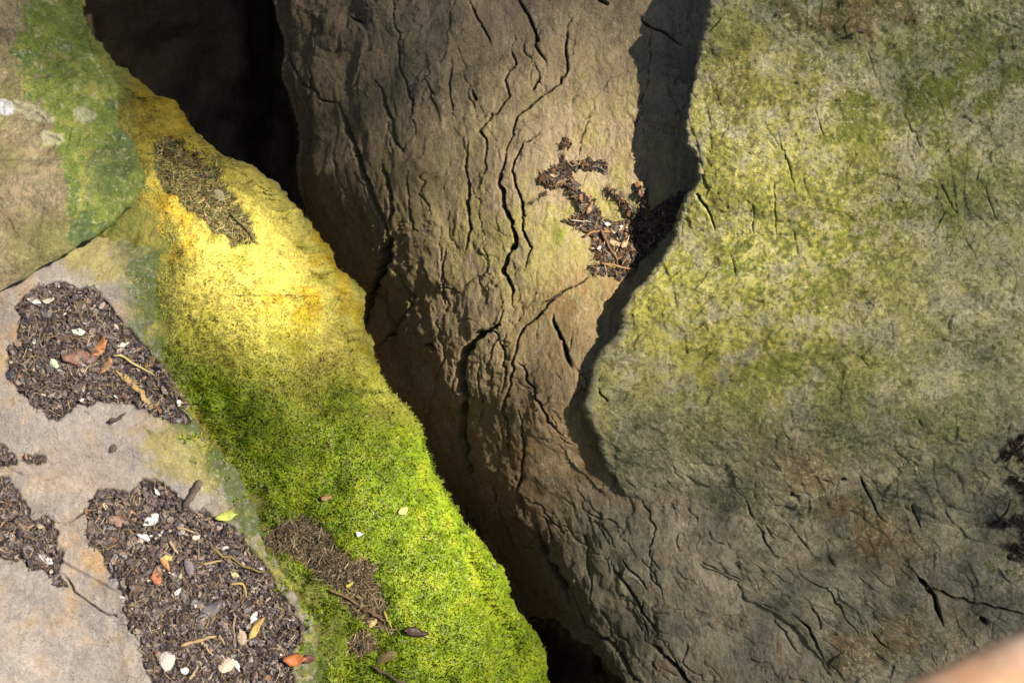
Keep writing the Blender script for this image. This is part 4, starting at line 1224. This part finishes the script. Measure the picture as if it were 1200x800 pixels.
stick(S_SLAB, (134, 416), (184, 439), 3.2, C(.45, .38, .16), "thin pale stem crossing out of the upper litter", "stem", "stem", .013, .05)
stick(S_SLAB, (129, 494), (147, 484), 4.0, C(.07, .05, .045), "short dark twig lying on stone below the upper litter")
pebble(S_SLAB, 130, 493, 9, 7, 6, 10, C(.09, .07, .06), "dark seed at the end of the short twig", "seed", "seed", .002)
pebble(S_SLAB, 132, 526, 12, 8, 6, 15, C(.10, .075, .065), "lone dark crumb on the yellowish stone between the litter beds", "seed", "seed", .002)
pebble(S_SLAB, 9, 440, 11, 9, 7, 40, C(.035, .035, .045), "black crumb at the left tip of the upper litter", "seed", "seed", .002)
pebble(S_SLAB, 12, 427, 8, 7, 6, 10, C(.045, .045, .05), "smaller black crumb just above the left tip of the litter", "seed", "seed", .002)
stick(S_SLAB, (198, 480), (208, 456), 3, C(.33, .30, .06), "yellow curved stem at the right tip of the upper litter", "stem", "stem", .010, .18)
stick(S_SLAB, (210, 470), (236, 490), 5, C(.10, .075, .045), "dark brown twig leaving the upper litter to the right")
leaf(S_SLAB, 40, 470, 16, 10, 60, C(.13, .11, .11), "grey brown leaf near the lower left rim of the upper litter", lift=.010)
# big litter bed
leaf(S_SLAB, 178, 610, 19, 12, -35, WHITE, "white flake near the top of the large litter bed", "flake", "flake")
leaf(S_SLAB, 171, 628, 14, 7, 25, C(.68, .66, .62), "thin white flake below the larger white one", "flake", "flake")
leaf(S_SLAB, 187, 628, 11, 5, -50, C(.55, .53, .52), "narrow grey flake beside the thin white flake", "flake", "flake")
pebble(S_SLAB, 196, 773, 26, 17, 9, 8, C(.60, .55, .50), "largest pale wedge-shaped stone in the lower litter bed", lift=.012)
pebble(S_SLAB, 266, 780, 22, 15, 9, 40, C(.56, .44, .34), "pinkish cream stone at the bottom of the litter bed", lift=.012)
leaf(S_SLAB, 277, 778, 15, 7, 60, WHITE, "white curled flake touching the pinkish cream stone", "flake", "flake")
leaf(S_SLAB, 218, 784, 10, 7, 10, C(.75, .74, .72), "tiny bright white flake right of the wedge-shaped stone", "flake", "flake")
leaf(S_SLAB, 350, 773, 22, 14, -5, ORANGE, "bright orange leaf at the right rim of the litter bed", lift=.014, curl=.25)
leaf(S_SLAB, 362, 769, 14, 10, -10, C(.12, .05, .035), "dark red leaf tip beside the bright orange leaf", lift=.012)
leaf(S_SLAB, 184, 678, 15, 11, 60, C(.46, .17, .09), "small orange red leaf in the middle of the bed", lift=.014)
leaf(S_SLAB, 195, 660, 18, 8, 60, C(.40, .22, .10), "orange brown leaf strip above the orange red leaf", lift=.014)
leaf(S_SLAB, 197, 654, 9, 7, 10, C(.60, .38, .12), "small yellow orange crumb of leaf", lift=.015)
leaf(S_SLAB, 136, 611, 18, 14, 30, C(.27, .16, .12), "pinkish brown leaf at the upper left of the bed", lift=.011)
leaf(S_SLAB, 223, 665, 17, 12, 70, C(.17, .14, .15), "rounded slate grey leaf in the centre of the bed", lift=.013)
leaf(S_SLAB, 245, 716, 26, 15, -35, C(.13, .12, .13), "long dark grey leaf low in the bed", lift=.012)
leaf(S_SLAB, 258, 773, 20, 14, 60, C(.11, .095, .10), "dark slate leaf left of the pinkish cream stone", lift=.010)
leaf(S_SLAB, 301, 736, 30, 9, -60, C(.48, .34, .10), "long yellow tan leaf near the right rim", lift=.014)
leaf(S_SLAB, 298, 722, 13, 8, -60, C(.62, .58, .50), "whitish leaf end above the yellow tan leaf", lift=.014)
leaf(S_SLAB, 283, 747, 18, 12, 75, C(.40, .31, .23), "ribbed pale brown leaf left of the yellow tan leaf", lift=.014)
leaf(S_SLAB, 276, 674, 9, 7, 30, C(.50, .48, .25), "pale yellow flake right of the bed centre", "flake", "flake", lift=.014)
leaf(S_SLAB, 231, 629, 8, 6, 0, C(.58, .52, .42), "cream flake in the upper right of the bed", "flake", "flake", lift=.014)
leaf(S_SLAB, 160, 690, 14, 9, 15, C(.15, .09, .07), "chestnut leaf on the left side of the bed", lift=.012)
leaf(S_SLAB, 215, 700, 14, 9, 75, C(.10, .075, .065), "dark chestnut leaf under the bed centre", lift=.012)
stick(S_SLAB, (213, 757), (254, 745), 4.2, C(.42, .29, .15), "straight tan stick lying low in the litter bed", lift=.015, bend=.01)
stick(S_SLAB, (236, 751), (249, 767), 3.2, C(.36, .26, .15), "short tan stick crossing under the straight one", lift=.013, bend=.02)
stick(S_SLAB, (258, 743), (263, 757), 3.0, C(.34, .25, .16), "short upright tan stick right of the straight one", lift=.014, bend=.02)
stick(S_SLAB, (275, 718), (276, 755), 2.6, C(.30, .23, .17), "thin grey brown stem standing along the bed", "stem", "stem", .014, .02)
stick(S_SLAB, (201, 632), (210, 648), 4.5, C(.40, .30, .20), "stubby tan stick near the top of the bed", lift=.015, bend=.02)
stick(S_SLAB, (207, 618), (232, 624), 3.0, C(.32, .23, .14), "thin brown stick near the upper right of the bed", lift=.014, bend=.03)
stick(S_SLAB, (240, 661), (262, 657), 3.0, C(.42, .30, .14), "tan stick in the right half of the bed", lift=.015, bend=.05)
stick(S_SLAB, (270, 686), (290, 700), 4.0, C(.44, .32, .12), "curved yellow tan stem right of the bed centre", "stem", "stem", .014, .2)
stick(S_SLAB, (236, 563), (218, 592), 8.5, C(.10, .075, .06), "thick dark stub of wood at the top rim of the bed", "wood_piece", "wood", .009, .01, taper=.85, flat=.6)
stick(S_SLAB, (248, 642), (316, 668), 3.5, C(.20, .15, .06), "long olive stem along the right rim of the bed", "stem", "stem", .012, .04)
stick(S_SLAB, (222, 795), (232, 778), 4.0, C(.42, .32, .2), "light stick beside the tiny white flake", lift=.014, bend=.02)
leaf(S_MOSS, 331, 694, 30, 14, -50, C(.50, .46, .16), "yellowish lichen flake at the right rim of the bed", "lichen_flake", "lichen", lift=.012, curl=.05)
leaf(S_SLAB, 265, 606, 20, 12, -15, C(.42, .46, .10), "yellow green lichen flake at the upper right rim", "lichen_flake", "lichen", lift=.006, curl=.05)
# pieces in the left hollow
leaf(S_SLAB, 30, 616, 18, 13, 20, C(.24, .16, .12), "pinkish brown leaf in the left edge hollow", lift=.010)
leaf(S_SLAB, 54, 656, 15, 10, 30, C(.45, .44, .47), "pale grey leaf scraps in the left edge hollow", lift=.010)
leaf(S_SLAB, 12, 625, 8, 6, 10, C(.62, .62, .62), "white flake at the left end of the hollow", "flake", "flake", lift=.010)
stick(S_SLAB, (60, 660), (80, 688), 5, C(.05, .04, .04), "dark twig pointing out of the left hollow along the crack", lift=.004, bend=.06)
# moss side
leaf(S_MOSS, 482, 739, 26, 13, 10, C(.035, .022, .012), "dark triangular leaf on the green moss, its cast shadow put into shape and colour", lift=.010, point=1.6)  # near-black colour and outline also stand for the leaf's cast shadow
stick(S_MOSS, (434, 780), (477, 799), 5.0, C(.07, .05, .03), "dark brown twig at the bottom beside the green moss", lift=.008)
stick(S_MOSS, (425, 715), (452, 726), 5.0, C(.14, .09, .05), "brown twig at the end of the straw litter", lift=.010)
stick(S_MOSS, (450, 718), (460, 737), 3.0, C(.36, .28, .07), "short yellow stem below the brown twig", "stem", "stem", .010)
stick(S_MOSS, (385, 690), (420, 712), 4.0, C(.16, .11, .05), "thin dark twig inside the straw litter", lift=.010)
stick(S_MOSS, (404, 684), (414, 678), 5.0, C(.45, .40, .08), "small yellow stub in the straw litter", "stem", "stem", .012)
leaf(S_MOSS, 436, 731, 12, 7, -50, C(.45, .33, .12), "small tan leaf tip beside the brown twig", lift=.010)
leaf(S_MOSS, 382, 586, 13, 7, -20, C(.30, .17, .09), "small brown leaf resting on the green moss", lift=.012)
leaf(S_MOSS, 471, 600, 12, 9, -35, C(.55, .50, .14), "pale yellow flake on the green moss", "flake", "flake", lift=.012)
leaf(S_MOSS, 417, 627, 8, 6, 0, C(.70, .74, .80), "tiny bluish white flake on the green moss", "flake", "flake", lift=.012)
pebble(S_MOSS, 452, 770, 26, 15, 8, 60, C(.13, .105, .04), "flat olive stone half covered by moss near the bottom", "stone", "stone", .004)
stick(S_MOSS, (262, 515), (285, 540), 3.0, C(.09, .08, .04), "dark root along the slab edge", "root", "root", .004, .05)
pebble(S_MOSS, 258, 228, 20, 15, 8, 30, C(.20, .18, .10), "grey olive stone within the needle patch", "stone", "stone", .004)
stick(S_MOSS, (268, 248), (302, 288), 2.6, C(.10, .09, .03), "thin dark stem along the right rim of the needle patch", "stem", "stem", .008, .05)
# rock wall ledge
leaf(S_WALL, 708, 262, 8, 5, 8, C(.75, .72, .62), "white chip in the bark shreds of the wall", "flake", "flake", lift=.009, ragged=.08)
leaf(S_WALL, 728, 264, 4, 4, 0, C(.7, .66, .58), "smaller white chip right of the first in the bark", "flake", "flake", lift=.009)
leaf(S_WALL, 700, 294, 7, 5, -30, C(.6, .55, .5), "light chip in the lower bark shreds", "flake", "flake", lift=.009)
stick(S_WALL, (658, 258), (672, 262), 3.5, C(.05, .03, .02), "dark twig end poking left from the bark shreds", lift=.009, bend=.03)
stick(S_WALL, (668, 258), (690, 260), 2.4, C(.33, .27, .21), "grey thin stem lying across the bark shreds", "stem", "stem", .009, .03)
stick(S_WALL, (700, 268), (724, 312), 5.0, C(.12, .07, .04), "long brown twig slanting down the bark shreds", lift=.009, bend=.04)
stick(S_WALL, (682, 280), (712, 274), 4.0, C(.24, .13, .06), "orange brown root lying across the bark shreds", "root", "root", .009, .05)
stick(S_WALL, (700, 312), (742, 318), 3.5, C(.28, .17, .08), "thin light brown stick below the bark shreds", lift=.009, bend=.04)
leaf(S_WALL, 718, 288, 14, 9, 20, C(.32, .23, .13), "tan wood chip in the lower bark shreds", "wood_chip", "wood chip", lift=.009)
leaf(S_WALL, 730, 290, 12, 8, -45, C(.30, .20, .11), "light brown wood chip right of the tan chip", "wood_chip", "wood chip", lift=.009)
leaf(S_WALL, 688, 245, 16, 6, -65, C(.22, .12, .06), "brown bark strip at the neck of the shreds", "bark_strip", "bark strip", lift=.009)
leaf(S_WALL, 752, 224, 8, 14, 10, C(.14, .08, .045), "brown leaf at the upper right arm of the bark shreds", lift=.009)
leaf(S_WALL, 740, 268, 24, 8, -15, C(.10, .055, .03), "dark bark strip running into the shadow", "bark_strip", "bark strip", lift=.009)
stick(S_WALL, (660, 345), (640, 352), 3.0, C(.05, .035, .025), "dark crumbly twig at the left end of the rust ledge", lift=.004)
# right edge twigs
stick(S_RIGHT, (1173, 535), (1206, 503), 4.5, C(.035, .026, .02), "dark twig at the right edge, the upper one", lift=.012, bend=.06)
stick(S_RIGHT, (1163, 610), (1182, 580), 4.0, C(.05, .036, .026), "dark twig leaning up on the right boulder", lift=.010, bend=.03)
stick(S_RIGHT, (1164, 600), (1188, 614), 4.5, C(.045, .032, .022), "dark twig crossing the foot of the leaning one", lift=.010, bend=.05)
stick(S_RIGHT, (1186, 640), (1206, 652), 4.0, C(.05, .036, .026), "short dark twig at the right edge, the lowest one", lift=.008)
leaf(S_RIGHT, 1090, 694, 8, 5, -20, C(.42, .40, .30), "pale chip wedged in the crack of the right boulder", "flake", "flake", lift=.004)
leaf(S_RIGHT, 1006, 36, 12, 6, 20, C(.06, .03, .02), "dark leaf scrap under the brown capping stone", lift=.016)

# ------------------------------------------------------------------ an unseen tree overhead, its crown shaped to dapple the sun
def spot(S, px, py):
    """where the sun ray through a spot of rock crosses the level z = 0"""
    P, N, ok = lookup(S, np.array([px]), np.array([py])); P = P[0]
    G = P - SUN_S * (P[2] / SUN_S[2])
    return 600 + G[0] / K, 400 - G[1] / K

def sun_gaps(px, py):
    """share of the sun that the crown lets through above each spot of ground"""
    T = 0.18 + 0 * px
    def add(S, x, y, rx, ry, a, ang=0):
        nonlocal T
        cx, cy = spot(S, x, y)
        T = T + a * blob(px, py, cx, cy, rx, ry, ang)
    ex, ey = spot(S_SLAB, 200, 420)
    T = T + .34 * sstep(ex + 60, ex - 40, px - .55 * (py - ey))
    add(S_MOSS, 290, 308, 112, 76, 1.25, 35)
    add(S_MOSS, 530, 640, 110, 180, .85, 35)
    add(S_MOSS, 400, 560, 70, 90, .25)
    add(S_RIGHT, 890, 240, 130, 165, .46)
    add(S_RIGHT, 1080, 330, 260, 260, .14)
    add(S_RIGHT, 1090, 640, 200, 120, -.07)
    add(S_BLOCK, 60, 150, 110, 130, .16)
    add(S_WALL, 690, 240, 110, 170, .52)
    add(S_WALL, 570, 330, 130, 160, .28)
    add(S_WALL, 700, 660, 160, 110, .08)
    add(S_WALL, 365, 120, 80, 170, -.12)
    T = T + .8 * blob(px, py, -322, 937, 210, 210)
    return np.clip(T, .05, .985)

def build_tree():
    dist = 11.0
    ctr = SUN_S * dist
    e1 = np.cross(SUN_S, [0, 0, 1.0]); e1 /= np.linalg.norm(e1); e2 = np.cross(SUN_S, e1)
    cell = .032
    g1 = np.arange(-3.6, 3.6, cell)
    a, b = [q_.ravel() for q_ in np.meshgrid(g1, g1)]
    n = len(a)
    a = a + RNG.uniform(-.4, .4, n) * cell; b = b + RNG.uniform(-.4, .4, n) * cell; c = RNG.uniform(-1, 1, n)
    rad = np.hypot(a, b) / 3.6 + .18 * fbm(a * .8, b * .8, 1.7, 3)
    c = c * 1.1 * np.sqrt(np.clip(1 - rad ** 2, 0, 1))
    Q = ctr + a[:, None] * e1 + b[:, None] * e2 + c[:, None] * SUN_S
    t = Q[:, 2] / SUN_S[2]
    G = Q - SUN_S * t[:, None]
    px = 600 + G[:, 0] / K; py = 400 - G[:, 1] / K
    shut = 1 - sun_gaps(px, py)  # leaves are sized and dropped to fit the wanted sun spots
    keep = (rad < 1) & (shut > .03)
    Q = Q[keep]; shut = shut[keep]; n = len(Q)
    A = RNG.normal(0, .45, (n, 3)); A += SUN_S * 1.2; A /= np.linalg.norm(A, axis=1, keepdims=True)
    B, Cc = frames(A, RNG.uniform(0, 6.28, n))
    L = (cell * .60 * np.sqrt(np.minimum(-np.log(1 - shut * .97), 1.9)) * RNG.uniform(.9, 1.1, n))[:, None]; w = L * .8
    V = np.stack([Q - B * L, Q - B * L * .3 + Cc * w + A * .003, Q + B * L * .45 + Cc * w * .8 + A * .003, Q + B * L * 1.1 - A * .004, Q + B * L * .45 - Cc * w * .8 + A * .003, Q - B * L * .3 - Cc * w + A * .003], 1)
    cell2 = .15  # wider ring of big leaves, added to dim the sky light
    g2 = np.arange(-9, 9, cell2)
    a, b = [q_.ravel() for q_ in np.meshgrid(g2, g2)]
    k = len(a); a = a + RNG.uniform(-.5, .5, k) * cell2; b = b + RNG.uniform(-.5, .5, k) * cell2
    rr = np.hypot(a, b)
    kk = (rr > 3.3) & (rr / 9 + .2 * fbm(a * .5, b * .5, 2.7, 3) < 1) & (RNG.uniform(0, 1, k) < .8)
    a, b = a[kk], b[kk]; k = len(a)
    Q2 = ctr + a[:, None] * e1 + b[:, None] * e2 + RNG.uniform(-1, 1, (k, 1)) * SUN_S
    A2 = RNG.normal(0, .6, (k, 3)) + SUN_S; A2 /= np.linalg.norm(A2, axis=1, keepdims=True)
    B2, C2 = frames(A2, RNG.uniform(0, 6.28, k))
    L2 = RNG.uniform(.06, .10, (k, 1)); w2 = L2 * .8
    V2 = np.stack([Q2 - B2 * L2, Q2 - B2 * L2 * .3 + C2 * w2 + A2 * .01, Q2 + B2 * L2 * .45 + C2 * w2 * .8 + A2 * .01, Q2 + B2 * L2 * 1.1 - A2 * .015,
                   Q2 + B2 * L2 * .45 - C2 * w2 * .8 + A2 * .01, Q2 - B2 * L2 * .3 - C2 * w2 + A2 * .01], 1)
    V = np.concatenate([V, V2]); n = len(V)
    base = np.arange(n)[:, None] * 6
    F = np.concatenate([base + np.array([[0, 1, 2, 3]]), base + np.array([[0, 3, 4, 5]])], 1).reshape(-1, 4)
    col = np.repeat(palette([C(.06, .10, .025), C(.09, .13, .03), C(.05, .08, .02)], [1, 1, 1], n, .25), 6, 0)
    foot = s2w(ctr + e1 * 1.5 + e2 * 1.0); top = s2w(ctr + e1 * 2.2)
    foot = np.array([s2w(ctr)[0] + .8, s2w(ctr)[1] - 2.6, -.1])
    root = bpy.data.objects.new("tree", None); COL.objects.link(root); root.location = Vector(foot)
    root["label"] = "unseen leafy tree over the crevice, crown gaps shaped to set the sun spots"; root["category"] = "tree"
    W = s2w(V.reshape(-1, 3)) - foot
    link("crown", make_mesh("crown", W, F, col, M_CROWN), parent=root)
    def tube(name, pts, r0, r1):
        pts = np.array(pts); m = len(pts); VV = []; FF = []
        for i in range(m):
            d = pts[min(i + 1, m - 1)] - pts[max(i - 1, 0)]; d /= np.linalg.norm(d)
            u = np.cross(d, [1, .3, 0]); u /= np.linalg.norm(u); v = np.cross(d, u)
            r = r0 + (r1 - r0) * i / (m - 1)
            for j in range(10):
                q = 2 * math.pi * j / 10
                VV.append(pts[i] + (u * math.cos(q) + v * math.sin(q)) * r * (1 + .08 * math.sin(3 * q + i)))
        for i in range(m - 1):
            for j in range(10):
                FF.append((i * 10 + j, i * 10 + (j + 1) % 10, (i + 1) * 10 + (j + 1) % 10, (i + 1) * 10 + j))
        link(name, make_mesh(name, np.array(VV), np.array(FF), np.tile(C(.13, .10, .075), (len(VV), 1)), M_WOOD), parent=root)
    hc = s2w(ctr) - foot
    tp = np.array([.25, .3, hc[2] - 1.6])
    tube("trunk", [np.zeros(3), np.array([.05, .02, 1.5]), np.array([.1, .12, 3.5]), tp, tp + np.array([.2, .2, 1.6])], .24, .10)
    for k, (da, db, dc) in enumerate([(2.4, 1.2, 0), (2.2, -1.6, .2), (2.8, -.3, .3), (1.8, 2.4, -.2)]):
        end = s2w(ctr + e1 * da * .9 + e2 * db + SUN_S * dc) - foot
        if True:
            mid = tp * .5 + end * .5 + np.array([0, 0, -.15])
            tube("limb", [tp - np.array([0, 0, .2]), tp * .75 + end * .25, mid, end], .07, .02)
build_tree()
